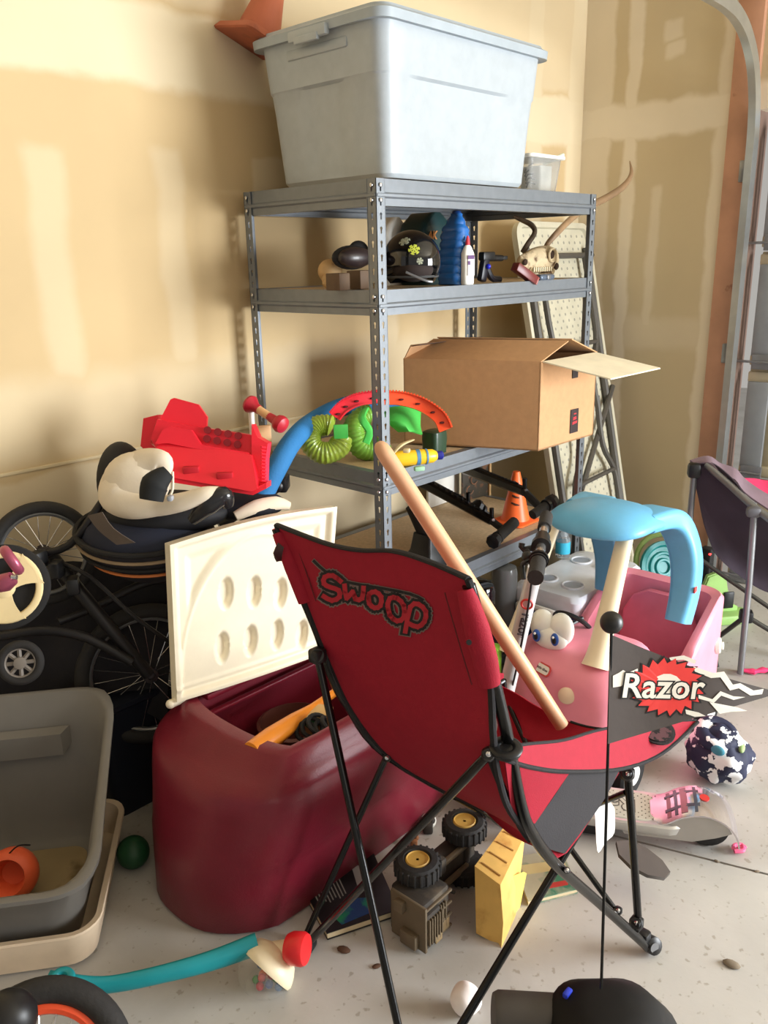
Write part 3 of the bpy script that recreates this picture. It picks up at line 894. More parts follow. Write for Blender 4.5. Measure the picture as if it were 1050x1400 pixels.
solo('green_jar', MB().loft([[(c.x+a_, c.y+b1, z) for a_, b1 in rrect(w_, w_*.9, .016, 4)] for z, w_ in ((.972, .07), (1.02, .074), (1.045, .072), (1.05, .05))]), mat('jar_dark_green', (44, 66, 48), .3), 'dark green square jar under the end of the orange track', 'jar')

# yellow bottle lying down
a_, b1 = at(541, 612, 2.66), at(602, 609, 2.70)
a_.z = b1.z = Z3+.026
yb_ = thing('lotion_bottle', 'yellow bottle with blue cap lying on its side at the shelf front', 'bottle', a_)
ax_ = (b1-a_).normalized()
link('body', MB().lathe([(.012, 0), (.024, .006), (.026, .03), (.025, .10), (.022, .135), (.014, .148)], a_-ax_*.01, ax_, 20), mat('yellow_plastic', (238, 190, 40), .3), yb_)
link('cap', MB().lathe([(.013, 0), (.0145, .003), (.0145, .018), (.010, .022)], a_+ax_*.138, ax_, 16), mat('cap_blue_dark', (36, 44, 140), .35), yb_)
link('label', MB().lathe([(.0262, .075), (.0262, .088)], a_-ax_*.01, ax_, 20, cap=False).lathe([(.0262, .108), (.0256, .114)], a_-ax_*.01, ax_, 20, cap=False), mat('label_blue', (80, 130, 170), .4), yb_)
c = at(573, 618, 2.60)
solo('eraser', MB().box((c.x, c.y, Z3+.0085), (.034, .016, .015), RZ(-30), bev=.004), mat('mint', (150, 196, 160), .6), 'small mint green eraser in front of the yellow bottle', 'eraser')
c = at(553, 612, 2.6)
solo('paper_twist', MB().tube([at(538, 620, 2.58), at(549, 608, 2.60), at(566, 601, 2.62)], [.004, .008, .004], 8, 4, flat=.5).box(at(556, 616, 2.59), (.022, .02, .012), RZ(30), bev=.003), mat('cream_paper', (222, 206, 160), .7), 'twisted cream paper tag lying against the yellow bottle', 'tag')

# ================================================================ fourth shelf (board z = .552)
Z4 = .552
M_ALU = mat('satin_black', (24, 24, 26), .25, .3)


def rack_arm(lab, p0, p1, kn0, kn1, knr):
    t = thing('bike_rack_arm', lab, 'bike rack', p0, 'black folding bike rack arms on the fourth shelf')
    d = (p1-p0).normalized(); s = d.cross(V((0, 0, 1))).normalized()
    q = MB(); w0, w1 = .024, .016
    secs = []
    for k in range(3):
        t_ = k/2; p = p0.lerp(p1, t_); w_ = w0+(w1-w0)*t_; n = d.cross(s).normalized()
        secs.append([p+s*w_*a_*.8+n*w_*b2 for a_, b2 in ((1, .6), (.6, 1), (-.6, 1), (-1, .6), (-1, -.6), (-.6, -1), (.6, -1), (1, -.6))])
    link('arm', q.loft(secs), M_ALU, t)
    rib = MB()
    for k in range(12):
        p = p0.lerp(p1, .2+.06*k)+V((0, 0, .018)); rib.box(p, (.006, .03, .008), bev=.002)
    link('ribs', rib, M_MATTE, t)
    link('upright_tube', MB().tube([p1+V((0, 0, -.0)), p1+V((0, 0, .05))], .009, 10), M_TUBE, t)
    link('pivot_bolt', MB().lathe([(.006, 0), (.006, .004)], p1+V((-.012, -.016, .01)), (-.6, -.8, 0), 10), M_CHROME, t)
    link('knuckle', MB().tube([p1, (kn0+kn1)/2], [.014, .014], 8), M_MATTE, t)
    a2 = (kn1-kn0).normalized()
    g_ = link('grip', MB().tube([kn0, kn1], .022 if knr is None else knr, 12), M_RUBBER, t)
    hx = MB(); h_ = []
    hx.lathe([(.018, 0), (.027, .004), (.028, .022), (.018, .030)], kn0-a2*.026, a2, 8)
    hx.lathe([(.024, .0), (.024, .012)], kn0+a2*.012, a2, 14)
    link('knob', hx, M_BLACK, g_)
    return t


rack_arm('black rack arm lying on the fourth shelf behind the wooden dowel', at(545, 640, 3.45), at(672, 712, 3.15), at(677, 738, 3.05), at(703, 714, 3.17), None)
rack_arm('black rack arm behind the scooter handlebar, pointing at the blue roof', at(636, 640, 3.45), at(717, 672, 3.05), at(752, 688, 2.95), at(728, 704, 2.90), .017)
rack_arm('black rack arm crossing behind the dowel, highest of the three', at(565, 652, 3.5), at(640, 690, 3.3), at(655, 694, 3.3), at(668, 705, 3.34), .012)
c = at(588, 742, 3.0); c.z = Z4+.001
bs = thing('black_stand', 'black boxy base standing on the fourth shelf behind the dowel', 'stand', c)
link('base', MB().loft([[(c.x+x_, c.y+y_, z) for x_, y_ in rrect(w_, w_*.8, .01, 3)] for z, w_ in ((Z4, .15), (Z4+.035, .15), (Z4+.06, .12), (Z4+.12, .10))]), M_BLACK, bs)
link('column', MB().tube([(c.x, c.y, Z4+.1), (c.x-.03, c.y+.04, Z4+.22)], .04, 12), M_MATTE, bs)
link('reel', MB().torus((c.x+.10, c.y+.07, Z4+.07), .05, .02, (.6, -.7, .1), 24, 8), M_BLACK, bs)

c = at(705, 690, 3.45); c.z = Z4
oc = thing('orange_cone', 'small bright orange slotted sport cone on the fourth shelf', 'cone', c)
M_OR = mat('cone_orange', (250, 110, 50), .4)
link('cone_body', MB().lathe([(.062, .006), (.055, .03), (.016, .21), (.014, .215), (.004, .215)], c, n=28), M_OR, oc)
link('base', MB().loft([[(c.x+x_, c.y+y_, z) for x_, y_ in rrect(w_, w_, .02, 3)] for z, w_ in ((Z4+.001, .15), (Z4+.008, .152), (Z4+.013, .12))]), M_OR, oc)
sl = MB()
vd = V((CAM.x-c.x, CAM.y-c.y, 0)).normalized(); sd_ = vd.cross(up)
for k, (z, rr_) in enumerate(((.085, .0425), (.115, .036), (.145, .0305), (.172, .0245))):
    sl.tube([c+vd*rr_*.86+sd_*-.015*(1-k*.15)+V((0, 0, z-.004)), c+vd*rr_*1.03+V((0, 0, z)), c+vd*rr_*.86+sd_*.017*(1-k*.15)+V((0, 0, z+.006))], .0045, 6, 3)
link('slot', sl, mat('slot_dark', (70, 40, 26), .7), oc)
# boards behind
p0, p1 = V((1.06, .50, Z4)), V((1.215, .43, Z4))
solo('white_board', MB().box((.985, .56, Z4+.19), (.22, .012, .38), RZ(0), bev=.002), M_WHITE, 'white panel standing at the back of the fourth shelf', 'panel')
pt = thing('floral_board', 'dark framed board with swirling vine pattern behind the orange cone', 'picture', (1.15, .47, Z4))
link('panel', MB().box((1.14, .50, Z4+.18), (.16, .012, .36), RZ(-10), bev=.002), mat('board_dark', (74, 68, 58), .6, c2=(120, 86, 64), c2s=16, c2w=.04, c2t=.52), pt)
link('frame_edge', MB().box((1.222, .485, Z4+.18), (.012, .03, .365), RZ(-10), bev=.002), mat('pale_wood', (206, 168, 118), .6), pt)
sw = MB()
for k in range(7):
    q = V((1.09+.02*(k % 3)*1.6, .489, Z4+.05+.042*k))
    sw.torus(q, .02, .0022, (0.17, 1, 0), 16, 5, .3*k, .3*k+4.4)
link('vine_print', sw, mat('vine', (150, 104, 76), .6), pt)
# sandal
c = at(478, 738, 2.75); c.z = Z4
sn = thing('sandal', 'small child sandal with blue and orange straps on the fourth shelf', 'sandal', c)
fs = frame(c+V((0, 0, .004)), (.7, .5, 0), (0, 0, 1))
sole = [(-.09, -.02), (-.07, -.03), (.0, -.026), (.05, -.036), (.085, -.026), (.095, 0), (.085, .028), (.05, .034), (.0, .024), (-.07, .028), (-.09, .018)]
link('sole', MB().prism(sole, .018, fs, .004), M_MATTE, sn)
link('insole', MB().prism([(x_*.93, y_*.86) for x_, y_ in sole], .004, fs @ Matrix.Translation((0, 0, .018))), mat('insole_tan', (196, 168, 136), .8), sn)
for x_, h_, cc in ((-.06, .05, (60, 96, 190)), (.015, .055, (190, 170, 140)), (.06, .045, (60, 90, 210))):
    link('strap', MB().tube([fs @ V((x_, -.033, .012)), fs @ V((x_, -.022, h_)), fs @ V((x_, .022, h_)), fs @ V((x_, .033, .012))], .013, 8, 5, flat=.25, up=(0, 0, 1)), mat('strap_%d' % cc[0], cc, .7), sn)
link('piping', MB().tube([fs @ V((-.09, -.022, .022)), fs @ V((0, -.03, .03)), fs @ V((.06, -.04, .024)), fs @ V((.09, -.02, .022))], .004, 6, 4), mat('orange_trim', (236, 140, 60), .6), sn)
c = at(492, 715, 2.68); c.z = Z4+.06
hx = thing('clamp_fitting', 'black and chrome clamp fitting beside the corner post', 'clamp', c)
link('body', MB().box(c, (.05, .03, .03), RZ(35), bev=.006).ball(c+V((.02, .02, 0)), .017).tube([c, c+V((.0, .0, -.06))], .009), M_BLACK, hx)
link('pin', MB().tube([c+V((-.06, -.03, .012)), c+V((-.01, 0, .006))], .009, 12), M_CHROME, hx)
link('bolt', MB().ball(c+V((.012, -.018, .002)), .005).ball(c+V((.034, .0, .01)), .005), M_CHROME, hx)
# dim things on the bottom shelf
for (px, py, d, r, mm, nm, lab, ct) in ((655, 800, 3.05, .06, M_GLOSS, 'metal_pot', 'dark metal pot under the fourth shelf near the scooter stem', 'pot'), (690, 775, 3.2, .05, mat('grey_bottle', (110, 112, 112), .2), 'grey_jar', 'grey jar under the fourth shelf beside the cooler', 'jar')):
    c = at(px, py, d); z0 = .125 if c.y > 0 else .0
    solo(nm, MB().lathe([(r*.7, z0), (r, z0+.02), (r, c.z-.02), (r*.9, c.z), (r*.6, c.z+.004)], (c.x, c.y, 0), n=24), mm, lab, ct)

# ================================================================ maroon toy chest with cream lid
M_MAR = mat('maroon_plastic', (116, 28, 44), .34, 0, .07, 10, .12, 220, spec=.45)
tb = thing('toy_chest', 'large maroon plastic toy chest standing open in front of the shelving', 'toy chest', (-.45, -.12, 0))


def tloop(z, xl, bow, yf, yb_, xr, n=14, rr=.05):
    out = []
    hy = (yb_-yf)/2; yc = (yb_+yf)/2
    for k in range(n+1):
        t = -1+2*k/n            # back -> front along the left end
        out.append((xl+bow*abs(t)**2.6, yc-hy*t*(.97 if abs(t) == 1 else 1), z))
    for k in range(1, 8): out.append((xl+bow+(xr-xl-bow-rr)*k/7, yf, z))
    for k in range(1, 5):
        a_ = math.radians(-90+22.5*k); out.append((xr-rr+rr*math.cos(a_), yf+rr+rr*math.sin(a_), z))
    for k in range(0, 5):
        a_ = math.radians(22.5*k); out.append((xr-rr+rr*math.cos(a_), yb_-rr+rr*math.sin(a_), z))
    for k in range(1, 7): out.append((xr-rr+(xl+bow-xr+rr)*k/7, yb_, z))
    return out


L_ = [tloop(0, -.925, .155, -.335, .13, -.03), tloop(.012, -.932, .155, -.343, .135, -.02), tloop(.13, -.925, .15, -.352, .14, -.01), tloop(.20, -.918, .14, -.365, .145, 0 - .0),
      tloop(.215, -.912, .135, -.375, .15, 0), tloop(.34, -.895, .12, -.385, .15, .0), tloop(.385, -.882, .105, -.384, .15, 0), tloop(.402, -.868, .10, -.378, .15, 0), tloop(.418, -.835, .085, -.366, .145, -.01),
      tloop(.435, -.79, .07, -.355, .14, -.015), tloop(.465, -.765, .055, -.345, .13, -.02), tloop(.472, -.745, .045, -.335, .12, -.03), tloop(.47, -.715, .035, -.315, .10, -.045),
      tloop(.45, -.705, .03, -.308, .095, -.05), tloop(.06, -.68, .03, -.29, .08, -.07)]
link('body', MB().loft(L_), M_MAR, tb, smooth_deg=50)
link('back_rail', MB().box((-.37, .075, .462), (.60, .05, .02), bev=.008).box((-.37, .05, .415), (.60, .02, .012), bev=.004), M_MAR, tb)
link('embossed_badge', MB().torus((-.838, -.12, .352), .028, .002, (-.8, -.35, .5), 28, 6, fr=1).tube([(-.852, -.105, .35), (-.846, -.14, .352)], .002, 6), M_MAR, tb)
# lid as a moulded panel with real relief
BL, BR, TL, TR = V((-.752, .075, .478)), V((-.285, -.015, .480)), V((-.700, .115, .905)), V((-.215, -.015, .922))
nl = ((BR-BL).cross(TL-BL)).normalized()
if nl.dot(CAM-BL) < 0: nl = -nl
OV = [(.316, .588), (.49, .545), (.66, .49), (.29, .25), (.468, .24), (.645, .225), (.825, .17), (.84, .45)]


def lidh(u, v):
    e = min(u/.05, (1-u)/.05, v/.045, (1-v)/.05)
    h = .016 if e < .55 else (.016*(1-(e-.55)/.45) if e < 1 else 0)
    r = math.hypot((u-.5)/.46, (v-.10)/.80)
    if v > .1: h += .0035*math.exp(-((r-1)/.016)**2)
    if r > 1.03 and .09 < u < .91 and .45 < v < .9: h -= .010*min(1, (r-1.03)/.05)*min(1, (u-.09)/.03, (.91-u)/.03, (.9-v)/.04, (v-.45)/.05)
    for ou, ov in OV:
        d = math.hypot((u-ou)/.044, (v-ov)/.105)
        if d < 1: h -= .020*min(1, (1-d)/.35)
    if v < .10: h += .005*math.exp(-((v-.075)/.012)**2)
    return h


def lidp(u, v, h):
    cu = .03*(v**6)*0
    p = BL.lerp(BR, u).lerp(TL.lerp(TR, u), v)
    p += V((0, 0, .018))*math.sin(PI*u)*v          # crowned upper edge
    return p+nl*(h-.012*(2*u-1)**2)


NU, NV = 120, 100
mbq = MB(); rows = []
for j in range(NV+1):
    rows.append([lidp(i/NU, j/NV, lidh(i/NU, j/NV)) for i in range(NU+1)])
v0 = [p for r in rows for p in r]; v1 = [lidp(i/NU, j/NV, -.022) for j in range(NV+1) for i in range(NU+1)]
fs_ = []
W_ = NU+1; o_ = len(v0)
for j in range(NV):
    for i in range(NU):
        a_ = j*W_+i; fs_.append((a_, a_+1, a_+W_+1, a_+W_))
rim = list(range(W_))+[j*W_+NU for j in range(1, NV+1)]+[NV*W_+i for i in range(NU-1, -1, -1)]+[j*W_ for j in range(NV-1, 0, -1)]
for a_, c_ in zip(rim, rim[1:]+rim[:1]): fs_.append((a_, c_, o_+c_, o_+a_))
fs_.append(tuple(o_+i for i in rim))
mbq.add(v0+v1, fs_)
M_LID = mat('lid_cream', (240, 230, 206), .42, 0, .03, 20, bump=.06)
li = link('lid', mbq, M_LID, tb, smooth_deg=60, label='cream lid with rows of oval dimples, tipped open')
hp = lidp(0, 0, -.005)
link('hinge_pin', MB().tube([hp+V((-.012, .0, -.006)), hp+V((.03, -.004, -.004))], .012, 14).ball(hp+V((-.012, 0, -.006)), .013, 12, 8), M_LID, li)
hp = lidp(1, 0, -.005)
link('hinge_pin', MB().tube([hp+V((-.03, 0, -.004)), hp+V((.012, 0, -.006))], .012, 14), M_LID, li)

# chest contents
bp_ = at(372, 1008, 2.12)
b2 = at(470, 938, 2.38)
solo('orange_bat', MB().tube([b2+(b2-bp_)*.3, b2, bp_.lerp(b2, .55), bp_.lerp(b2, .3), bp_, bp_-(b2-bp_)*.25], [.010, .011, .013, .022, .028, .026], 16, 4), mat('orange_plastic', (232, 140, 40), .35), 'orange plastic toy bat lying inside the maroon toy chest', 'bat')
c = at(437, 985, 2.24)
solo('tan_toy_block', MB().box(c, (.08, .06, .06), RZ(30), bev=.008), mat('tan_toy', (206, 168, 110), .5), 'tan toy block under the dark cords inside the chest', 'toy')
cd = MB()
for k in range(5):
    q = at(418+9*k, 1000-5*(k % 3), 2.17); cd.torus(q, .024+.003*k, .006, (.3*k-.5, -.5, .8), 20, 8)
solo('cord_coil', cd, M_MATTE, 'dark coiled cords lying in the toy chest', 'cord')
solo('green_toy', MB().ball(at(428, 988, 2.2), .018, 14, 8, (1.4, 1, .6)), mat('toy_green', (50, 110, 60), .4), 'small green toy among the cords in the chest', 'toy')
solo('white_ball', MB().ball(at(478, 1002, 2.25), .017), M_WHITE, 'small white ball at the front rim inside the chest', 'ball')
solo('toy_bucket', MB().lathe([(.09, .07), (.11, .33), (.10, .335), (.085, .09)], (-.45, -.05, 0), n=24), mat('brown_bucket', (96, 52, 44), .6), 'dim brown bucket holding toys down inside the chest', 'bucket')

# ================================================================ red folding chair (seen from behind)
M_RED = mat('red_canvas', (150, 25, 44), .72, 0, .05, 60, .18, 420, spec=.25)
M_WEB = mat('black_webbing', (28, 25, 27), .85, bump=.3, bscale=300)
M_BCV = mat('black_canvas', (40, 37, 40), .8, bump=.2, bscale=300)
fA, fB, fC, fD = atz(420, 1291, .012), atz(567, 1507, .012), atz(887, 1296, .016), atz(709, 1146, .012)
rc = thing('folding_chair', 'red canvas folding chair with black tube frame seen from behind, centre foreground', 'chair', ((fA+fB+fC+fD)/4*1))
FRt = at(858, 1052, 1.86); FLt = at(688, 930, 2.17)
LP = [at(378, 722, 1.68), at(408, 800, 1.70), at(436, 868, 1.74), at(452, 920, 1.78), at(476, 965, 1.84), at(531, 1034, 1.94), at(668, 1114, 2.24), fD]
RP = [at(641, 800, 1.33), at(663, 880, 1.36), at(680, 950, 1.40), at(694, 1010, 1.44), at(712, 1100, 1.51), at(728, 1140, 1.56), at(760, 1182, 1.65), at(820, 1235, 1.84), fC]
link('back_post', MB().tube(LP, .0105, 12, 5), M_TUBE, rc)
link('back_post', MB().tube(RP, .0115, 12, 5), M_TUBE, rc)
jL, jR = at(434, 896, 1.735), at(668, 1031, 1.435)
link('leg', MB().tube([jL, fB], .0085, 10), M_TUBE, rc)
link('leg', MB().tube([jR, fA], .009, 10), M_TUBE, rc)
jM = at(529, 1033, 1.96)
link('leg', MB().tube([fA-(fA-fB).normalized()*-.0+V((.01, .02, 0)), jM, FLt], .008, 10), M_TUBE, rc)
jF = at(842, 1052, 1.82)
link('leg', MB().tube([fB, jF], .009, 10), M_TUBE, rc)
link('leg', MB().tube([at(873, 1268, 1.965), at(866, 1160, 1.90), FRt], .0095, 10), M_TUBE, rc)
link('leg', MB().tube([fD, FLt], .009, 10), M_TUBE, rc)
link('leg', MB().tube([at(840, 1243, 1.91), at(782, 1163, 1.96), FLt+V((.0, .0, -.03))], .007, 10), M_TUBE, rc)
link('leg', MB().tube([fD, FRt+V((0, 0, -.06))], .007, 10), M_TUBE, rc)


def joint(p, r=.016, name='joint', q=None):
    d = (CAM-V(p)).normalized()
    o = link(name, MB().lathe([(r*.8, -.014), (r, -.01), (r, .010), (r*.8, .014)], p, d, 14).box(p, (r*1.8, r*1.8, r*1.8), bev=.006), M_BLACK, rc)
    link('rivet', MB().lathe([(.005, .0), (.005, .003), (.002, .005)], V(p)+d*.014, d, 10), M_CHROME, o)


joint(jL, .017); joint(jR, .012); joint(at(529, 1036, 1.925), .010); joint(at(870, 1262, 1.955), .016); joint(at(845, 1245, 1.905), .010)
joint(at(858, 1058, 1.84), .015); joint(at(775, 1190, 1.66), .007)
for f_ in (fA, fB, fD):
    link('foot', MB().box(f_+V((0, 0, .0)), (.04, .04, .022), RZ(20), bev=.008), M_BLACK, rc)
link('foot', MB().lathe([(.015, -.016), (.021, -.012), (.021, .012), (.015, .016)], fC+V((.006, -.004, .008)), (CAM-fC).normalized()+V((.3, -.5, -.3)), 16).box(at(880, 1280, 1.985), (.03, .03, .03), bev=.008), M_BLACK, rc)
link('foot_hole', MB().lathe([(.010, 0), (.012, .003), (.007, .003)], fC+V((-.004, -.014, .014)), (-.4, -.9, .2), 14), M_SILVER, rc)
# back canvas: rows between the posts
Lr = [(378, 718, 1.675), (395, 765, 1.685), (424, 840, 1.715), (450, 905, 1.765), (482, 972, 1.84), (534, 1036, 1.93), (598, 1075, 2.06), (662, 1108, 2.20)]
Rr = [(640, 796, 1.325), (654, 835, 1.34), (668, 900, 1.37), (672, 955, 1.395), (674, 1005, 1.42), (680, 1055, 1.455), (698, 1110, 1.51), (742, 1160, 1.60)]
rows = []
for k, (l, r) in enumerate(zip(Lr, Rr)):
    a_, b1 = at(*l), at(*r); row = []
    for j in range(7):
        t = j/6; p = a_.lerp(b1, t); sag = math.sin(PI*t)
        p += FW*(.018*sag*(k/7+.3))
        if k == 0: p += V((0, 0, -.011))*math.sin(PI*t)*1 + V((0, 0, .022))*math.exp(-((t-.72)/.22)**2)*1.2
        row.append(p)
    rows.append(row)
link('back_canvas', MB().sheet(rows, .003, 4), M_RED, rc, smooth_deg=60)
top = smooth(rows[0], 0, 6)[0]
link('top_binding', MB().tube([p+V((0, 0, .001)) for p in top], .0072, 8, flat=.55), M_WEB, rc)
lb_ = smooth([r[0] for r in rows], 0, 5)[0]; rb_ = smooth([r[-1] for r in rows], 0, 5)[0]
link('side_binding', MB().tube([p-FW*.002 for p in lb_], .0055, 8), M_WEB, rc)
link('side_binding', MB().tube([p-FW*.002 for p in rb_], .0065, 8), M_WEB, rc)
# sleeves on the upper ends of the posts
def sleeve(pts, r, nm='sleeve'):
    return link(nm, MB().tube(pts, r, 12, 4, flat=.7, up=FW), M_RED, rc)
sleeve([at(380, 728, 1.672), at(400, 775, 1.68), at(418, 822, 1.70)], [.012, .017, .016])
sleeve([at(636, 806, 1.325), at(652, 860, 1.335), at(664, 905, 1.36), at(670, 936, 1.375)], [.014, .021, .021, .018])
link('corner_grommet', MB().lathe([(.0045, 0), (.0045, .003)], at(641, 878, 1.31), -FW, 10), M_BLACK, rc)
link('hem_stitching', MB().tube([at(608, 810, 1.358), at(628, 880, 1.36), at(645, 936, 1.375)], .0012, 5, 3).tube([at(404, 742, 1.648), at(418, 780, 1.655), at(432, 822, 1.67)], .0012, 5, 3), mat('dark_stitch', (90, 14, 24), .8), rc, kind='stuff')
link('corner_tab', MB().sheet([[at(380, 742, 1.66), at(388, 748, 1.66)], [at(374, 756, 1.65), at(385, 760, 1.66)], [at(379, 768, 1.65), at(384, 767, 1.66)]], .004, 2), mat('tab_brown', (54, 26, 28), .5), rc)

# lettering on the back


def surf(px, py):
    """back canvas depth under a photo pixel, by intersecting its facets"""
    r = (FW + RT*((px-525)/FPX) - UP*((py-700)/FPX))
    best = None
    for i in range(len(rows)-1):
        for j in range(6):
            q = [rows[i][j], rows[i][j+1], rows[i+1][j+1], rows[i+1][j]]
            for tri in ((q[0], q[1], q[2]), (q[0], q[2], q[3])):
                n = (tri[1]-tri[0]).cross(tri[2]-tri[0]); dn = n.dot(r)
                if abs(dn) < 1e-12: continue
                t = n.dot(tri[0]-CAM)/dn; p = CAM+r*t; ok = True
                for e in range(3):
                    if n.dot((tri[(e+1) % 3]-tri[e]).cross(p-tri[e])) < -1e-9: ok = False
                if ok and (best is None or t < best): best = t
    return best or 1.5


# letters are laid on the canvas where the photograph shows them, then carried as real print
LET = [
    [(466, 795), (455, 787), (444, 789), (443, 798), (452, 803), (463, 807), (464, 816), (454, 821), (442, 815)],
    [(471, 800), (474, 818), (482, 809), (486, 819), (495, 818), (497, 803)],
    [(504, 816), (505, 825), (512, 831), (520, 828), (521, 816), (513, 809), (505, 812), (504, 818)],
    [(530, 826), (533, 841), (543, 849), (552, 844), (552, 828), (543, 818), (533, 818), (530, 828)],
    [(554, 864), (561, 830), (572, 826), (582, 836), (580, 850), (571, 857), (560, 853)],
]
SWSH = [(429, 767), (448, 784), (474, 796), (520, 804), (560, 812), (578, 820)]


def swm(px, py, off): return at(px, py, surf(px, py)-.0045-off)


def strokes(sets, wd, off):
    mb = MB()
    for s in sets:
        P, _ = smooth([V((a_, b1, 0)) for a_, b1 in s], 0, 2)
        for a_, b1 in zip(P, P[1:]):
            d = b1-a_
            if d.length < 1e-6: continue
            d.normalize(); n = V((-d.y, d.x, 0))*wd; e = d*wd*.7
            q = [swm(p.x, p.y, off) for p in (a_-e+n, b1+e+n, b1+e-n, a_-e-n)]
            mb.loft([q, [p-FW*.0004 for p in q]])
    return mb


link('lettering_outline', strokes(LET, 8.6, 0).join(strokes([SWSH], 3.0, 0)), mat('letter_grey', (112, 96, 92), .7), rc, flip=False, facet=True)
link('lettering_border', strokes(LET, 6.8, .0008).join(strokes([SWSH], 1.9, .0008)), M_WEB, rc, flip=False, facet=True)  # black printed outline around the red letters
link('lettering', strokes(LET, 3.2, .0016), mat('letter_red', (170, 26, 44), .7), rc, flip=False, facet=True)

# arm band on the right with cup holder, side panel, seat
bt_ = [(688, 1022, 1.44), (725, 1017, 1.52), (771, 1012, 1.62), (820, 998, 1.74), (883, 988, 1.87), (952, 985, 1.96)]
bo_ = [(690, 1038, 1.43), (725, 1049, 1.50), (775, 1055, 1.60), (850, 1051, 1.76), (905, 1030, 1.86), (954, 987, 1.95)]
M_REDL = M_RED
bm_ = [tuple((a_+b1)/2 for a_, b1 in zip(p, q)) for p, q in zip(bt_, bo_)]
rr3 = [[at(*p) for p in bt_], [at(*p)-V((0, 0, .002)) for p in bm_], [at(*p) for p in bo_]]
link('arm_band', MB().sheet(rr3, .004, 4), M_REDL, rc, smooth_deg=60)
link('arm_binding', MB().tube(smooth(rr3[0], 0, 5)[0], .0035, 8), M_WEB, rc)
link('arm_binding', MB().tube(smooth(rr3[2], 0, 5)[0], .0045, 8), M_WEB, rc)
link('cup_holder', MB().lathe([(.036, 0), (.041, .004), (.041, .008), (.032, .008)], at(897, 1001, 1.88), V((-.2, -.25, 1)), 22), M_BCV, rc)
link('cup_mesh', MB().lathe([(.012, 0), (.033, .006)], at(897, 1000, 1.875), V((-.2, -.25, 1)), 18), mat('cup_mesh', (92, 60, 66), .8, c2=(30, 26, 28), c2s=60, c2w=.05), rc)
link('pivot_ring', MB().torus(at(692, 1022, 1.425), .020, .009, (-.1, -.1, 1), 26, 10, fr=.5).lathe([(.026, -.006), (.027, 0), (.019, .003)], at(692, 1024, 1.425), (-.1, -.1, 1), 22), M_BLACK, rc)
link('webbing_strap', MB().tube([at(672, 1040, 1.45), at(690, 1085, 1.50), at(712, 1130, 1.555), at(726, 1150, 1.585)], .007, 8, 3, flat=.35, up=FW), M_WEB, rc)
# side panel, red at the back and black at the front
T0 = [(690, 1040, 1.435), (735, 1051, 1.52), (778, 1056, 1.615)]
B0 = [(700, 1112, 1.50), (716, 1128, 1.53), (732, 1128, 1.56)]
link('side_panel', MB().sheet([[at(*p) for p in T0], [at(*p)+FW*.01 for p in B0]], .003, 4), M_RED, rc)
T1 = [(778, 1056, 1.618), (815, 1056, 1.70), (846, 1053, 1.77)]
B1 = [(728, 1130, 1.56), (745, 1158, 1.62), (772, 1168, 1.68)]
M1 = [(752, 1095, 1.60), (788, 1105, 1.68), (822, 1098, 1.75)]
link('side_panel', MB().sheet([[at(*p) for p in T1], [at(*p) for p in M1], [at(*p)+FW*.005 for p in B1]], .003, 4), M_BCV, rc, label='black front part of the side panel')
# seat between the two sides, and the inner left front panel
seat = [[at(662, 1108, 2.20), at(690, 1135, 1.95), at(715, 1150, 1.75), at(742, 1160, 1.61)],
        [at(670, 1060, 2.22), at(715, 1090, 2.02), at(755, 1120, 1.82), at(775, 1165, 1.69)],
        [at(682, 985, 2.20), at(745, 1015, 2.08), at(805, 1035, 1.93), at(846, 1056, 1.78)]]
link('seat_canvas', MB().sheet(seat, .003, 4), M_RED, rc, smooth_deg=60)
inn = [[at(681, 936, 2.16), at(706, 948, 2.13), at(735, 966, 2.09), at(780, 987, 2.03), at(826, 997, 1.98), at(885, 994, 1.96), at(952, 986, 1.965)],
       [at(682, 960, 2.17), at(706, 975, 2.14), at(735, 990, 2.10), at(780, 1002, 2.02), at(826, 1008, 1.96), at(880, 1003, 1.93), at(950, 988, 1.955)],
       [at(684, 988, 2.18), at(708, 1004, 2.12), at(745, 1020, 2.05), at(780, 1030, 1.98), at(820, 1040, 1.90), at(850, 1030, 1.86), at(905, 1015, 1.88)]]
link('front_canvas', MB().sheet(inn, .003, 3), M_RED, rc, smooth_deg=60)
link('front_binding', MB().tube(smooth(inn[0], 0, 4)[0][12:], .0035, 8), M_WEB, rc)
link('arm_band', MB().sheet([[LP[3]+V((.02, 0, .02)), (LP[3]+FLt)/2+V((0, 0, .03)), FLt+V((0, 0, .02))], [LP[4]+V((0, 0, .0)), (LP[4]+FLt)/2+V((0, 0, -.02)), FLt-V((0, 0, .03))]], .004, 4), M_RED, rc)

# wooden dowel resting in the chair
d0, d1 = at(521, 612, 1.80), at(768, 992, 1.93)
dv = (d1-d0)
solo('wooden_bat', MB().tube([d0+dv*t for t in (-.018, -.012, 0, .02, .3, .7, 1)], [.006, .012, .0165, .0185, .0195, .0185, .0165], 20), mat('bat_wood', (214, 168, 130), .45, 0, .09, 8, .08, 60, c2=(190, 138, 98), c2s=5, c2w=.3), 'long pale wooden bat leaning from the red chair seat toward the shelf post', 'bat')

# ================================================================ cozy toy car
PK = mat('car_pink', (232, 142, 160), .38, 0, .05, 12, bump=.05)
M_RF = mat('roof_blue', (104, 178, 220), .38, 0, .05, 14, .1, 180)
M_CR = mat('pillar_cream', (236, 222, 190), .42, 0, .03)
cc = thing('ride_on_car', 'pink toddler ride-on car with sky blue roof and cartoon eyes', 'toy car', (.58, -.53, 0))


def yz(x, pts): return [(x, a_, b1) for a_, b1 in pts]


def sec_(x, cy, w_, z0, z1, r, n=5): return [(x, a_, b1) for a_, b1 in rrect(w_, z1-z0, r, n, cy, (z0+z1)/2)]


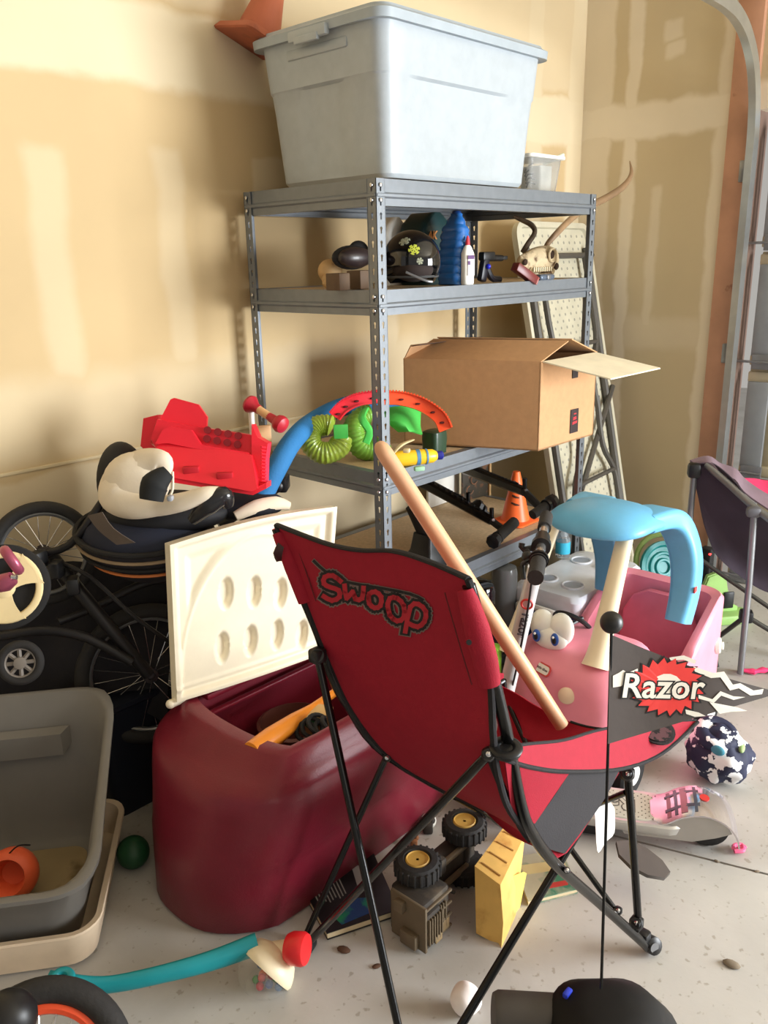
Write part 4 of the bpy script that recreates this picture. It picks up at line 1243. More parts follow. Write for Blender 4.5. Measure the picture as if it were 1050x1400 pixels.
CY = -.53
link('hood', MB().loft([sec_(.175, CY, .20, .14, .30, .07), sec_(.185, CY, .30, .09, .37, .09), sec_(.205, CY, .355, .07, .405, .09), sec_(.245, CY, .385, .06, .43, .09), sec_(.31, CY, .40, .06, .45, .08), sec_(.41, CY, .405, .06, .465, .07), sec_(.43, CY, .40, .07, .46, .07)]), PK, cc, smooth_deg=60)
link('floor_pan', MB().box((.60, CY, .10), (.40, .38, .05), bev=.02), PK, cc)
link('door', MB().box((.52, CY-.195, .21), (.22, .025, .24), bev=.012), PK, cc)
link('door', MB().box((.52, CY+.195, .21), (.22, .025, .24), bev=.012), PK, cc)
# rear tub: U shaped shell
o1 = [(x_, y_) for x_, y_ in rrect(.36, .43, .08, 6, .80, CY)]; i1 = [(x_, y_) for x_, y_ in rrect(.30, .36, .06, 6, .79, CY)]
tub = [[(x_, y_, .07) for x_, y_ in o1], [(x_, y_, .30) for x_, y_ in o1]]
def tz(x_): return .30+.16*max(0, min(1, (x_-.66)/.14))**1.0
tub += [[(x_, y_, tz(x_)) for x_, y_ in o1], [(x_-(x_-.80)*.05, y_-(y_-CY)*.05, tz(x_)+.012) for x_, y_ in o1], [(x_, y_, tz(x_)) for x_, y_ in i1], [(x_, y_, .2) for x_, y_ in i1]]
link('rear_tub', MB().loft(tub), PK, cc, smooth_deg=50)
link('seat_back', MB().loft([[(x_, y_, z) for x_, y_ in rrect(.03, w_, .014, 4, .86+(z-.2)*.2, CY)] for z, w_ in ((.19, .28), (.34, .28), (.40, .22), (.43, .12))]), mat('seat_pink', (206, 110, 132), .4), cc)
# roof
rf = MB()
Rc = V((.475, -.50, .808))
secs = []
for k in range(17):
    t = -1+2*k/16; x_ = Rc.x-.140+ (t+1)/2*.32
    e = math.sqrt(max(0, 1-abs(t)**3.2)) if t < 0 else math.sqrt(max(0, 1-t**5))
    w_ = .168*max(.12, e); h_ = .030*max(.25, e); zc = Rc.z-.012*t*t-(.012*max(0, t)) 
    ring = []
    for j in range(24):
        a_ = 2*PI*j/24; ca, sa = math.cos(a_), math.sin(a_)
        ring.append((x_, Rc.y+w_*math.copysign(abs(ca)**.75, ca), zc+h_*math.copysign(abs(sa)**.8, sa)+.026*(1-ca*ca)*e*(1 if sa > 0 else .2)))
    secs.append(ring)
link('roof', MB().loft(secs), M_RF, cc, smooth_deg=70)
for s, base, nm in ((-1, V((.685, -.685, .44)), 'rear_pillar'), (1, V((.80, -.37, .44)), 'rear_pillar')):
    t0 = V((.53, Rc.y+s*.088, .806))
    pts = [t0, V((.65, Rc.y+s*.118, .800)), V((.705 if s < 0 else .74, Rc.y+s*.145, .755)), V((.725 if s < 0 else .78, base.y+.01, .66)), V((.72 if s < 0 else .80, base.y, .55)), base]
    m_ = MB(); P, _ = smooth(pts, 0, 5); secs = []
    for i, p in enumerate(P):
        tt = (P[min(i+1, len(P)-1)]-P[max(i-1, 0)]).normalized(); sy = V((0, 1, 0)); nn = tt.cross(sy).normalized()
        k_ = i/len(P); wy = .078-.036*k_; wx = .031+.009*k_
        secs.append([p+sy*a_+nn*b1 for a_, b1 in rrect(wy*2 if s > 0 else wy*1.7, wx*2, .02, 4)])
    link(nm, m_.loft(secs), M_RF, cc, smooth_deg=60)
def pillar(p0, p1, r0, r1):
    P, rs = smooth([V(p0), V(p0).lerp(V(p1), .5), V(p0).lerp(V(p1), .86), V(p1)], [r0, (r0+r1)*.5*.95, r1*.95, r1*1.25], 4)
    link('front_pillar', MB().tube(P, rs, 16, flat=.75, up=(1, 0, 0)), M_CR, cc)
pillar(atz(856, 728, .80), atz(814, 912, .425), .026, .036)
pillar(atz(758, 718, .79), atz(694, 893, .42), .020, .028)
# eyes
ec = atz(752, 866, .475)
ey = V((-.18, 1, 0)).normalized(); en = V((-1, -.18, .25)).normalized()
eb = MB()
for s in (1, -1): eb.ball(ec+ey*.031*s+V((.01, 0, .018)), .043, 24, 16, (.75, .98, 1.25))
eb.ball(ec+V((0, 0, -.012)), .05, 24, 14, (.7, 1.25, .8))
link('eye_whites', eb, M_WHITE, cc)
for s in (1, -1):
    q = ec+ey*.030*s+en*.038+V((0, 0, -.008))
    ir = link('iris', MB().ball(q, .0165, 18, 10, (.45, .85, 1.3)), mat('iris_blue', (44, 86, 170), .3), cc)
    link('pupil', MB().ball(q+en*.0045+V((0, 0, -.002)), .0105, 14, 8, (.5, .8, 1.2)), M_BLACK, ir)
    link('eye_glint', MB().ball(q+en*.010+ey*.002+V((0, 0, .008)), .004, 8, 6), M_WHITE, ir)
q = atz(741, 913, .385)
bm2 = frame(q+V((-.012, -.012, .004)), (-.26, -1, 0), (-1, -.1, .55))
bd = link('badge', MB().prism(rrect(.062, .036, .013, 4), .003, bm2), mat('badge_red', (206, 70, 66), .4), cc, label='oval red and white maker badge')
link('badge_plate', MB().prism(rrect(.052, .027, .009, 4), .001, bm2 @ Matrix.Translation((0, 0, .003))), M_WHITE, bd)
link('badge_text', text_mb('little tikes', .0115, lambda u, v, h: bm2 @ V((u-.024, v-.003, .0045+h)), .0003, 0), mat('badge_text', (60, 30, 40), .5), bd)
link('cheek', MB().lathe([(.024, 0), (.026, .004), (.020, .009), (.0, .011)], atz(773, 947, .34)+V((-.012, -.012, 0)), (-1, -.35, .25), 24), mat('cheek_cream', (226, 200, 170), .4), cc)
link('headlamp', MB().ball(atz(799, 937, .37)+V((-.012, -.012, 0)), .012, 14, 8), PK, cc)
link('smile', MB().tube([atz(702, 950, .28)+V((-.02, 0, 0)), atz(712, 958, .26)+V((-.02, 0, 0)), atz(724, 958, .255)+V((-.02, 0, 0))], .005, 8, 3), mat('smile_dark', (120, 40, 50), .6), cc)
link('steering_wheel', MB().torus(atz(783, 852, .46), .062, .008, (.75, 0, .65), 28, 8).tube([atz(770, 860, .46), atz(796, 845, .47)], .007, 8).tube([atz(783, 852, .46), atz(775, 885, .40)], .008, 8), M_BLACK, cc)
fc = V((.93, -.75, .27))
link('fuel_cap', MB().lathe([(.026, 0), (.030, .005), (.028, .018), (.014, .020), (.014, .028), (.0, .03)], (.90, -.735, .29), (.25, -1, .1), 10), M_WHITE, cc)
link('pillar_badge', MB().box((.700, -.727, .56), (.024, .004, .02), RZ(6), bev=.001), mat('badge_red', (206, 70, 66), .4), cc)
for x_, y_ in ((.30, CY-.20), (.30, CY+.20), (.82, CY-.225), (.82, CY+.225)):
    s = -1 if y_ < CY else 1
    wl = link('wheel', MB().lathe([(.03, -.02), (.068, -.02), (.075, -.012), (.075, .012), (.068, .02), (.03, .02)], (x_, y_, .076), (0, s, 0), 28), M_MATTE, cc)
    link('hubcap', MB().lathe([(.036, 0), (.030, .006), (.008, .008)], (x_, y_+s*.018, .076), (0, s, 0), 20), M_WHITE, wl)

# ================================================================ cooler
co = thing('cooler', 'blue cooler with white lid and moulded cup wells behind the toy car', 'cooler', (.95, -.16, 0))
ck, cy_, ang = .955, -.158, 0
def cr(w_, d_, z, r=.03): return [(ck+a_, cy_+b1, z) for a_, b1 in rrect(w_, d_-.06, r, 5)]
link('body', MB().loft([cr(.44, .28, .0), cr(.46, .30, .02), cr(.485, .325, .33)]), mat('cooler_blue', (44, 66, 116), .4), co)
CL = mat('cooler_lid', (222, 227, 236), .35)
link('lid', MB().loft([cr(.505, .345, .332), cr(.515, .355, .34), cr(.515, .355, .385, .035), cr(.49, .33, .402, .04), cr(.44, .28, .404, .04)]), CL, co)
for x_, y_ in ((-.14, -.055), (-.14, .06), (.12, -.055), (.12, .06)):
    w_ = link('cup_well', MB().torus((ck+x_, cy_+y_, .406), .040, .005, n=28, k=8).lathe([(.036, .0), (.036, .002)], (ck+x_, cy_+y_, .4035), n=24), CL, co)
    link('well_floor', MB().lathe([(.033, .0), (.033, .002)], (ck+x_, cy_+y_, .4055), n=24), mat('well_grey', (160, 168, 182), .5), w_)
link('handle', MB().tube([(ck-.262, cy_-.10, .30), (ck-.285, cy_-.08, .34), (ck-.285, cy_+.08, .34), (ck-.262, cy_+.10, .30)], .012, 8, 4), M_WHITE, co)
link('hinge', MB().box((ck, cy_-.148, .345), (.05, .01, .03), bev=.003).box((ck+.15, cy_-.148, .345), (.05, .01, .03), bev=.003), CL, co)
c = atz(769, 760, .41)
wb = thing('water_bottle', 'clear bottle with cyan label standing on the cooler lid', 'bottle', (c.x, c.y, .405))
link('body', MB().lathe([(.026, .0), (.030, .006), (.030, .08), (.012, .11), (.012, .125)], (c.x, c.y, .406), n=20), mat('clear_bottle', (225, 232, 236), .15, trans=.8, ior=1.2), wb)
link('label', MB().lathe([(.0308, .02), (.0308, .07)], (c.x, c.y, .406), n=20, cap=False), mat('label_cyan', (60, 180, 214), .4), wb)

# ================================================================ electric scooter lying behind the chair
M_PAINT = mat('scooter_white', (206, 204, 204), .3, .2)
rr0 = V((.235, -1.0, 0)); dn = V((-.47, .88, 0)).normalized(); fr0 = rr0+dn*.62; sd = V((-dn.y, dn.x, 0))
es = thing('kick_scooter', 'silver scooter with printed deck and white steering column standing behind the red chair', 'scooter', rr0+dn*.3)
Tt = at(741, 738, 2.08); Bb = V((fr0.x, fr0.y, .13))
mid_ = Tt.lerp(Bb, .10)
link('steering_column', MB().tube([mid_, Bb], [.020, .025], 16), M_PAINT, es)
cz = (Bb-Tt).normalized(); vc = (CAM-mid_).normalized(); cx_ = cz.cross(vc).normalized(); cn_ = cx_.cross(cz)
lm = plane_map(mid_+cn_*.026, -cz, cx_)
cm_ = lambda u, v, h: mid_+cz*u+cx_*v+cn_*(h+math.sqrt(max(0, .0235**2-v*v)))
o1 = MB().torus(mid_+cz*.10+cn_*.024, .014, .003, cn_, 20, 6)
link('column_print', o1, mat('print_red', (196, 52, 46), .5), es)
link('column_print', text_mb('razor', .036, lambda u, v, h: cm_(.13+u*1, -v+.006, .001), .001, 0), mat('print_grey', (76, 72, 78), .5), es, label='grey lettering running down the column')
link('fork', MB().tube([Bb+sd*.03, Bb+sd*.03+V((0, 0, -.06))], .008).tube([Bb-sd*.03, Bb-sd*.03+V((0, 0, -.06))], .008).box(Bb, (.03, .07, .03), Matrix.Rotation(math.atan2(dn.y, dn.x), 3, 'Z'), bev=.006), M_MATTE, es)
link('wheel', MB().lathe([(.04, -.014), (.062, -.012), (.068, 0), (.062, .012), (.04, .014)], fr0+V((0, 0, .068)), sd, 24), M_RUBBER, es)
link('wheel', MB().lathe([(.04, -.014), (.058, -.012), (.062, 0), (.058, .012), (.04, .014)], rr0-dn*.005+V((0, 0, .062)), sd, 24), M_RUBBER, es)
# handlebar
g0_, g1_ = at(732, 790, 1.86), at(747, 706, 2.30)
gd = (g1_-g0_).normalized(); gl_ = (g1_-g0_).length
link('handlebar', MB().tube([g0_+gd*.10, g1_-gd*.09], .0125, 14), M_CHROME, es)
link('grip', MB().tube([g0_, g0_+gd*.115], .0185, 16), M_RUBBER, es)
link('grip', MB().tube([g1_-gd*.11, g1_], .018, 16), M_RUBBER, es)
link('grip_collar', MB().tube([g0_+gd*.115, g0_+gd*.125], .024, 16).tube([g0_+gd*.10, g0_+gd*.105], .022, 16), M_BLACK, es)
link('bar_sleeve', MB().tube([g0_+gd*.21, g0_+gd*.235], .0245, 16).tube([g0_+gd*.25, g0_+gd*.29], .019, 12), M_BLACK, es)
link('brake_lever', MB().tube([g0_+gd*.13+V((-.01, .01, 0)), g0_+gd*.12-RT*.03-UP*.006, g0_+gd*.14-RT*.04-UP*.02, g0_+gd*.13-RT*.036-UP*.05], .006, 8, 3).ball(g0_+gd*.14-RT*.028, .014), M_BLACK, es)
link('clamp_lever', MB().tube([g0_+gd*.22, g0_+gd*.23-RT*.045-UP*.012, g0_+gd*.23-RT*.048+UP*.004], .008, 8, 2), M_BLACK, es)
link('brake_cable', MB().tube([g0_+gd*.22-RT*.045-UP*.02, at(722, 752, 2.0), at(728, 775, 1.98), at(722, 830, 2.05), at(708, 905, 2.2), at(700, 940, 2.3)], .0028, 8, 6), M_MATTE, es)
# deck
def dkp(u, v, z): return rr0+dn*u+sd*v+V((0, 0, z))


def dloop(z, w_, u0, u1, r=.05): return [dkp(a_, b1, z) for a_, b1 in rrect(u1-u0, w_*2, r, 6, (u0+u1)/2, 0)]


link('deck', MB().loft([dloop(.058, .070, .08, .62), dloop(.066, .076, .06, .64), dloop(.088, .078, .055, .645), dloop(.094, .074, .06, .64)]), mat('deck_alu', (198, 196, 192), .3, .6), es)
gt = link('grip_tape', MB().loft([dloop(.094, .064, .12, .60, .06), dloop(.0965, .063, .122, .598, .06)]), mat('tape_pale', (190, 190, 178), .8), es)
dt_ = MB()
for i in range(46):
    for j in range(12):
        if (i+j) % 2: continue
        u, v = .135+i*.0098, -.055+j*.0098
        if abs(v) < .030 and .18 < u < .44: continue
        dt_.lathe([(.0022, 0), (.0018, .0012)], dkp(u, v, .0965), (0, 0, 1), 5)
link('grip_dots', dt_, mat('dot_grey', (120, 118, 108), .8), gt, kind='stuff')
tm = lambda u, v, h: dkp(.44-u, -v+.020, .0968+h)
link('deck_lettering', text_mb('Razor', .078, lambda u, v, h: dkp(.19+u, v-.022, .0968), .0045, 0), mat('letter_dark', (84, 84, 78), .6), gt, flip=False)
link('deck_lettering', text_mb('Razor', .078, lambda u, v, h: dkp(.19+u, v-.022, .0976), .0012, 0), mat('tape_pale', (190, 190, 178), .8), gt, flip=False)
def fend(t, v, h=0):
    """rear fender surface: t runs from the deck over the wheel"""
    pr_ = [(.150, .096), (.110, .108), (.075, .132), (.035, .146), (-.005, .146), (-.045, .128), (-.072, .095), (-.082, .06)]
    P_ = smooth([V(p+(0,)) for p in pr_], 0, 6)[0]; x = t*(len(P_)-1); i = min(int(x), len(P_)-2); p = P_[i].lerp(P_[i+1], x-i)
    d = (P_[i+1]-P_[i]).normalized(); n = V((d.y, -d.x, 0)) if False else V((-d.y, d.x, 0))
    if n.y < 0 and t < .8: n = -n
    wv = .070
    return dkp(p.x+n.x*h, v*wv, p.y+n.y*h-.010*v*v)
fp = [[fend(k/20, -1+j/4) for j in range(9)] for k in range(21)]
link('rear_fender', MB().sheet(fp, .005), mat('fender_chrome', (206, 200, 206), .16, .85), es, smooth_deg=60)
for s in (-1, 1):
    link('side_plate', MB().prism([(-.060, .092), (-.02, .072), (.04, .05), (.22, .045), (.24, .075), (.15, .088), (.10, .104), (.075, .124), (.035, .138), (-.005, .138), (-.042, .120)], .004, Matrix.Translation(rr0+sd*s*.066-(sd*.004 if s > 0 else V())) @ Matrix((dn, sd*-1, V((0, 0, 1)))).transposed().to_4x4() @ Matrix.Rotation(PI/2, 4, 'X')), mat('plate_grey', (170, 166, 162), .35, .6), es)
e_m = mat('band_mauve', (150, 112, 120), .3, .4); e_d = mat('band_slate', (92, 96, 108), .3, .4)
for t0, t1, mm in ((.16, .20, e_m), (.24, .27, e_d), (.30, .36, e_m), (.42, .45, e_d)):
    link('fender_print', MB().sheet([[fend(t0, v, .0035) for v in (-.8, -.4, 0, .4, .8)], [fend(t1, v, .0035) for v in (-.8, -.4, 0, .4, .8)]], .0006), mm, es)
link('fender_print', MB().sheet([[fend(t, -.55, .0036) for t in (.14, .25, .36, .47)], [fend(t, -.40, .0036) for t in (.14, .25, .36, .47)]], .0006), e_d, es)
link('fender_print', MB().sheet([[fend(t, .35, .0036) for t in (.14, .25, .36, .47)], [fend(t, .5, .0036) for t in (.14, .25, .36, .47)]], .0006), e_d, es)
link('fender_emblem', MB().loft([[fend(.52+.045*math.cos(a_/16*2*PI), .22*math.sin(a_/16*2*PI), h) for a_ in range(16)] for h in (.003, .0048)]), mat('print_red', (196, 52, 46), .5), es)
link('kickstand', MB().tube([dkp(.42, -.05, .06), dkp(.44, -.09, .02), dkp(.46, -.10, .004)], .006, 8, 3), M_SILVER, es)
link('motor_box', MB().box(dkp(.36, 0, .035), (.22, .10, .05), Matrix.Rotation(math.atan2(dn.y, dn.x), 3, 'Z'), bev=.01), M_BLACK, es)
link('axle_bolt', MB().lathe([(.010, 0), (.010, .006), (.004, .010)], dkp(0, -.070, .06), -sd, 12), M_CHROME, es)

# grey fin-shaped board under the scooter
f1 = [at(842, 1152, 2.22), at(862, 1150, 2.24), at(885, 1162, 2.22), at(905, 1178, 2.18), at(916, 1194, 2.15), at(908, 1202, 2.13), at(885, 1198, 2.12), at(862, 1186, 2.13), at(846, 1170, 2.17)]
n_ = (f1[3]-f1[0]).cross(f1[6]-f1[0]).normalized()
solo('swim_fin', MB().loft([[p-n_*.005 for p in f1], [p+n_*.005 for p in f1]]), mat('fin_grey', (78, 72, 68), .6), 'dark grey rounded fin lying under the silver scooter deck', 'swim fin')
pp = [[at(812, 1098, 2.02), at(828, 1090, 2.04), at(840, 1105, 2.05)], [at(814, 1125, 2.00), at(826, 1128, 2.03), at(840, 1138, 2.04)], [at(815, 1150, 1.99), at(818, 1166, 2.0), at(828, 1150, 2.03)]]
solo('paper_scrap', MB().sheet(pp, .0012, 3), mat('paper', (226, 222, 216), .8), 'torn white paper hanging between the chair legs', 'paper')

# ================================================================ camp chair at the right edge
M_GCV = mat('charcoal_canvas', (66, 56, 68), .8, 0, .1, 9, .2, 300)
gc = thing('camp_chair', 'charcoal fabric camp chair with grey tube legs at the right edge', 'chair', (1.4, -.62, 0))
D3 = 3.3
hub = at(1020, 842, 3.25)
link('leg', MB().tube([at(949, 649, 3.32), at(944, 700, 3.35), at(941, 757, 3.38)], .0125, 12), M_SILVER, gc)
link('leg', MB().tube([at(1031, 705, 3.10), at(1024, 800, 3.18), atz(1012, 921, .01)], .0125, 12), M_SILVER, gc)
link('leg', MB().tube([at(946, 762, 3.38), atz(980, 912, .01)], .010, 10), mat('tube_dark', (66, 66, 62), .4, .3), gc)
link('leg', MB().tube([at(948, 758, 3.36), at(1000, 795, 3.3), at(1048, 828, 3.25), at(1090, 858, 3.2)], .009, 10), mat('tube_dark', (66, 66, 62), .4, .3), gc)
link('leg', MB().tube([hub, atz(957, 890, .01)], .010, 10), mat('tube_dark', (66, 66, 62), .4, .3), gc)
link('leg', MB().tube([hub, at(1090, 885, 3.2)], .010, 10), mat('tube_dark', (66, 66, 62), .4, .3), gc)
link('leg', MB().tube([at(1062, 720, 3.2), atz(1090, 900, .01)], .0125, 12), M_SILVER, gc)
link('joint', MB().box(hub, (.05, .05, .05), RZ(30), bev=.012), M_BLACK, gc)
link('joint', MB().box(at(946, 760, 3.37), (.045, .045, .05), RZ(30), bev=.012), M_BLACK, gc)
link('joint', MB().box(at(949, 643, 3.3), (.05, .05, .06), RZ(30), bev=.014), M_BLACK, gc)
link('joint', MB().box(at(1030, 700, 3.07), (.04, .05, .04), RZ(30), bev=.012), mat('joint_grey', (96, 96, 102), .4), gc)
link('arm_rail', MB().tube([at(966, 636, 3.28), at(1000, 665, 3.18), at(1034, 696, 3.08), at(1070, 722, 2.98)], .014, 12, 2), M_SILVER, gc)
fr_ = [[at(943, 632, 3.32), at(972, 632, 3.27), at(1002, 655, 3.18), at(1030, 690, 3.09), at(1075, 722, 3.0)],
       [at(952, 668, 3.34), at(975, 690, 3.32), at(1005, 710, 3.28), at(1035, 730, 3.25), at(1075, 750, 3.2)],
       [at(962, 715, 3.37), at(985, 735, 3.40), at(1010, 755, 3.42), at(1040, 775, 3.42), at(1080, 790, 3.4)],
       [at(976, 755, 3.42), at(992, 772, 3.45), at(1015, 790, 3.48), at(1045, 808, 3.5), at(1085, 818, 3.5)]]
link('side_canvas', MB().sheet(fr_, .004, 5), M_GCV, gc, smooth_deg=60)
fl_ = [[at(943, 630, 3.33), at(968, 624, 3.36), at(985, 634, 3.36), at(1005, 641, 3.34), at(1018, 655, 3.3), at(1042, 672, 3.22), at(1075, 690, 3.15)],
       [at(950, 634, 3.30), at(972, 634, 3.26), at(986, 650, 3.22), at(1004, 656, 3.2), at(1016, 672, 3.15), at(1040, 690, 3.10), at(1075, 712, 3.0)]]
link('top_flap', MB().sheet(fl_, .006, 4), mat('canvas_mauve', (128, 108, 120), .8, 0, .1, 9, .2, 200), gc, smooth_deg=60)
pk = [[at(1008, 655, 3.36), at(1030, 655, 3.4), at(1050, 658, 3.4), at(1080, 655, 3.4)], [at(1012, 662, 3.32), at(1032, 664, 3.33), at(1052, 672, 3.3), at(1080, 668, 3.3)], [at(1020, 668, 3.26), at(1035, 676, 3.25), at(1052, 684, 3.2), at(1080, 684, 3.2)]]
solo('pink_cloth', MB().sheet(pk, .008, 4), mat('pink_fleece', (226, 60, 110), .9, bump=.4), 'bright pink cloth draped in the camp chair', 'cloth')
# things behind the toy car
c = at(905, 775, 3.55)
tl2 = thing('teal_toy', 'round teal spiral toy behind the rear of the pink car', 'toy', (c.x, c.y, c.z-.12))
q = -FW+V((.2, -.1, 0))
link('disc', MB().lathe([(.02, 0), (.09, 0), (.112, .012), (.112, .03), (.095, .03), (.085, .018), (.02, .016)], c, q, 28), mat('teal', (30, 150, 150), .35), tl2)
link('spiral', MB().torus(c-FW*.02, .06, .008, q, 24, 6).torus(c-FW*.02, .032, .008, q, 20, 6), mat('teal', (30, 150, 150), .35), tl2)
link('green_rim', MB().torus(c+V((0, 0, .02))+FW*.012, .12, .012, q, 30, 8), mat('lime_dim', (124, 150, 80), .5), tl2)
link('support', MB().tube([(c.x, c.y, c.z-.1), (c.x, c.y, .0)], .02, 10), M_MATTE, tl2)
c = atz(975, 845, .0)
gt_ = thing('green_toy_chair', 'pale green plastic toy standing on the floor under the camp chair', 'toy', c)
LG = mat('pale_green', (150, 190, 110), .5)
fq = frame(c, (.75, -.6, 0), (0, 0, 1))
link('back_panel', MB().prism([(-.09, 0), (.10, 0), (.10, .06), (.06, .08), (.03, .20), (-.01, .235), (-.06, .22), (-.09, .12)], .03, fq @ Matrix.Rotation(PI/2, 4, 'X'), .006), LG, gt_)
link('base', MB().box(fq @ V((.03, -.04, .022)), (.22, .10, .045), RZ(-39), bev=.01), LG, gt_)
link('dark_opening', MB().box(fq @ V((.045, -.034, .10)), (.05, .012, .08), RZ(-39), bev=.006), M_BLACK, gt_)
c = at(967, 757, 3.75)
pw = thing('power_strip', 'small black box with a glowing red light behind the camp chair', 'electronics', (c.x, c.y, 0))
link('case', MB().box((c.x, c.y, c.z/2+.02), (.05, .05, c.z+.02), bev=.006), M_MATTE, pw)
link('indicator', MB().ball(c-FW*.03, .006, 10, 8), mat('led_red', (255, 40, 40), .3, emit=8), pw)
for pts, lab in (([(1008, 915), (1030, 918), (1050, 916), (1085, 925)], 'pink cloth strip lying on the floor under the camp chair'), ):
    P, _ = smooth([atz(*p, .014) for p in pts], 0, 4)
    solo('pink_ribbon', MB().tube(P, [.012+.004*math.sin(i*2.1) for i in range(len(P))], 8, flat=.8), mat('pink_fleece', (226, 60, 110), .9), lab, 'cloth')

# patterned swim bag
c = V((.560, -.905, .088))
rnd = random.Random(4)
bb = bmesh.new(); bmesh.ops.create_icosphere(bb, subdivisions=4, radius=1)
for v in bb.verts:
    a_ = math.atan2(v.co.y, v.co.x); z = v.co.z
    k_ = 1+.05*math.sin(5*a_+3*z)+.04*math.sin(9*a_-4*z)+(.03*math.sin(13*z+a_))
    v.co = V((v.co.x*.088*k_, v.co.y*.10*k_, (z*.085*k_ if z < .3 else .0255+(z-.3)*.11*k_)))
    if z > .55: v.co.x *= .85; v.co.y *= .85
    if v.co.z < -.083: v.co.z = -.083
bm_c = mat('swim_print', (30, 34, 62), .7, 0, .1, 8, .3, 30, c2=(228, 230, 232), c2s=21, c2w=.012, c2t=.53)
sb = thing('swim_bag', 'crumpled navy bag with white and green sea animal print on the floor', 'bag', (c.x, c.y, 0))
link('body', MB().bm(bb, Matrix.Translation(c)), bm_c, sb, smooth_deg=70)
link('gathered_top', MB().torus(c+V((-.01, .01, .075)), .045, .024, (-.2, -.3, 1), 26, 10), bm_c, sb)
link('green_patch', MB().ball(c+V((.0, -.065, .055)), .022, 14, 8, (1.3, .5, .5), RZ(20)), mat('patch_green', (150, 180, 120), .7), sb)
link('teal_patch', MB().ball(c+V((-.072, -.02, .06)), .020, 14, 8, (.5, 1.1, .8)), mat('patch_teal', (60, 130, 150), .7), sb)
# pink clip and crumbs beside the scooter wheel
c = atz(1010, 1160, .012)
solo('pink_clip', MB().tube([c+V((-.02, .005, 0)), c+V((0, -.012, 0)), c+V((.02, 0, 0)), c+V((0, .012, .004)), c+V((-.018, .008, .008))], .006, 8, 4).box(c+V((.012, -.004, -.002)), (.028, .012, .008), RZ(-30), bev=.003), mat('clip_pink', (226, 90, 130), .4), 'small pink plastic clip on the floor behind the scooter wheel', 'clip')
for (px, py, s, lab) in ((1000, 1320, .016, 'grey lump of debris on the open floor at the right'), (980, 1178, .006, 'pale crumb beside the scooter rear wheel'), (1035, 1192, .006, 'white crumb in the floor joint'), (470, 1300, .014, 'dark leaf scrap between chair leg and red cap'), (515, 1322, .009, 'small brown twig beside the truck')):
    c = atz(px, py, 0)
    solo('floor_debris', MB().ball(c+V((0, 0, s*.28)), s, 9, 6, (1.3, .8, .35), RZ(px)), mat('debris_grey', (120, 108, 92), .9) if px > 600 else mat('debris_dark', (84, 58, 42), .9), lab, 'debris', 'debris on the floor')

# ================================================================ flag on its pole and the black ride-on seat
fl = thing('safety_flag', 'black triangular pennant with red saw blade emblem on a thin pole with ball tip', 'flag', at(822, 1345, 1.27))
link('pole', MB().tube([at(836, 862, 1.25), at(832, 1000, 1.255), at(827, 1180, 1.262), at(822, 1352, 1.27)], .0024, 8, 3), M_TUBE, fl)
link('ball_tip', MB().ball(at(836, 851, 1.25), .0172, 28, 18), mat('ball_black', (26, 25, 26), .4), fl)
M_FLG = mat('flag_black', (72, 63, 59), .7, bump=.1)


def fdp(u): return 1.25+.05*(u-834)/220+.004*math.sin((u-834)/32)
def fmp(u, v, h): return at(u, v, fdp(u)-h)


rows = []
for k in range(13):
    t = k/12; x_ = 834+t*226
    yt = 867+t*78+6*math.sin(t*3.1); yb2 = 1017-t*68
    rows.append([fmp(x_-(1-t)*3*j/6, yt+(yb2-yt)*j/6, 0) for j in range(7)])
link('pennant', MB().sheet(rows, .0012, 0), M_FLG, fl, smooth_deg=60)
saw = []; so = []
for k in range(20):
    for (rr_, da) in ((40, 0), (50, .24)):
        a_ = 2*PI*k/20+da
        saw.append((912+rr_*math.cos(a_)*1.03, 939+rr_*math.sin(a_)*.80)); so.append((912+(rr_+4)*math.cos(a_)*1.03, 939+(rr_+4)*math.sin(a_)*.80))


def fan(poly, h, m, nm, c=(912, 939)):
    mb = MB(); n = len(poly)
    for i in range(n):
        mb.join(flat([c, poly[i], poly[(i+1) % n]], fmp, h-.0003, h))
    return link(nm, mb, m, fl, flip=False, facet=True)


fan(so, .0016, M_BLACK, 'emblem_outline'); fan(saw, .0021, mat('saw_red', (224, 52, 46), .6), 'saw_emblem')
FW_ = mat('flag_white', (232, 226, 214), .6)
fan([(912+21*math.cos(a_/14*2*PI), 938+17*math.sin(a_/14*2*PI)) for a_ in range(14)], .0025, FW_, 'emblem_center', (912, 938))
bolts = MB()
for P in ([(838, 924), (846, 920), (852, 916), (858, 920), (872, 914), (872, 920), (858, 926), (850, 938), (838, 940)],
          [(915, 899), (935, 896), (952, 903), (950, 908), (935, 902), (917, 903)],
          [(948, 911), (975, 920), (990, 918), (1002, 936), (1012, 934), (1030, 944), (1044, 942), (1042, 949), (1026, 951), (1010, 941), (998, 944), (985, 926), (972, 927), (950, 918)],
          [(955, 950), (974, 956), (985, 945), (1003, 952), (1019, 953), (1003, 957), (986, 951), (976, 961), (955, 955)],
          [(970, 960), (976, 961), (987, 970), (1008, 967), (1022, 972), (1000, 973), (984, 976)],
          [(937, 970), (955, 974), (965, 979), (950, 980), (938, 976)]):
    cxm = sum(p[0] for p in P)/len(P); n = len(P)
    b_ = bmesh.new(); vs = [b_.verts.new((p[0], p[1], 0)) for p in P]; b_.faces.new(vs); bmesh.ops.triangulate(b_, faces=b_.faces[:])
    t_ = MB().bm(b_); t_.v = [fmp(p.x, p.y, .0017) for p in t_.v]; bolts.join(t_)
link('lightning_print', bolts, FW_, fl, flip=False, kind='stuff')
def rzm(off): return lambda u, v, h: fmp(848+u*1.0, 953+u*.02-v, off)
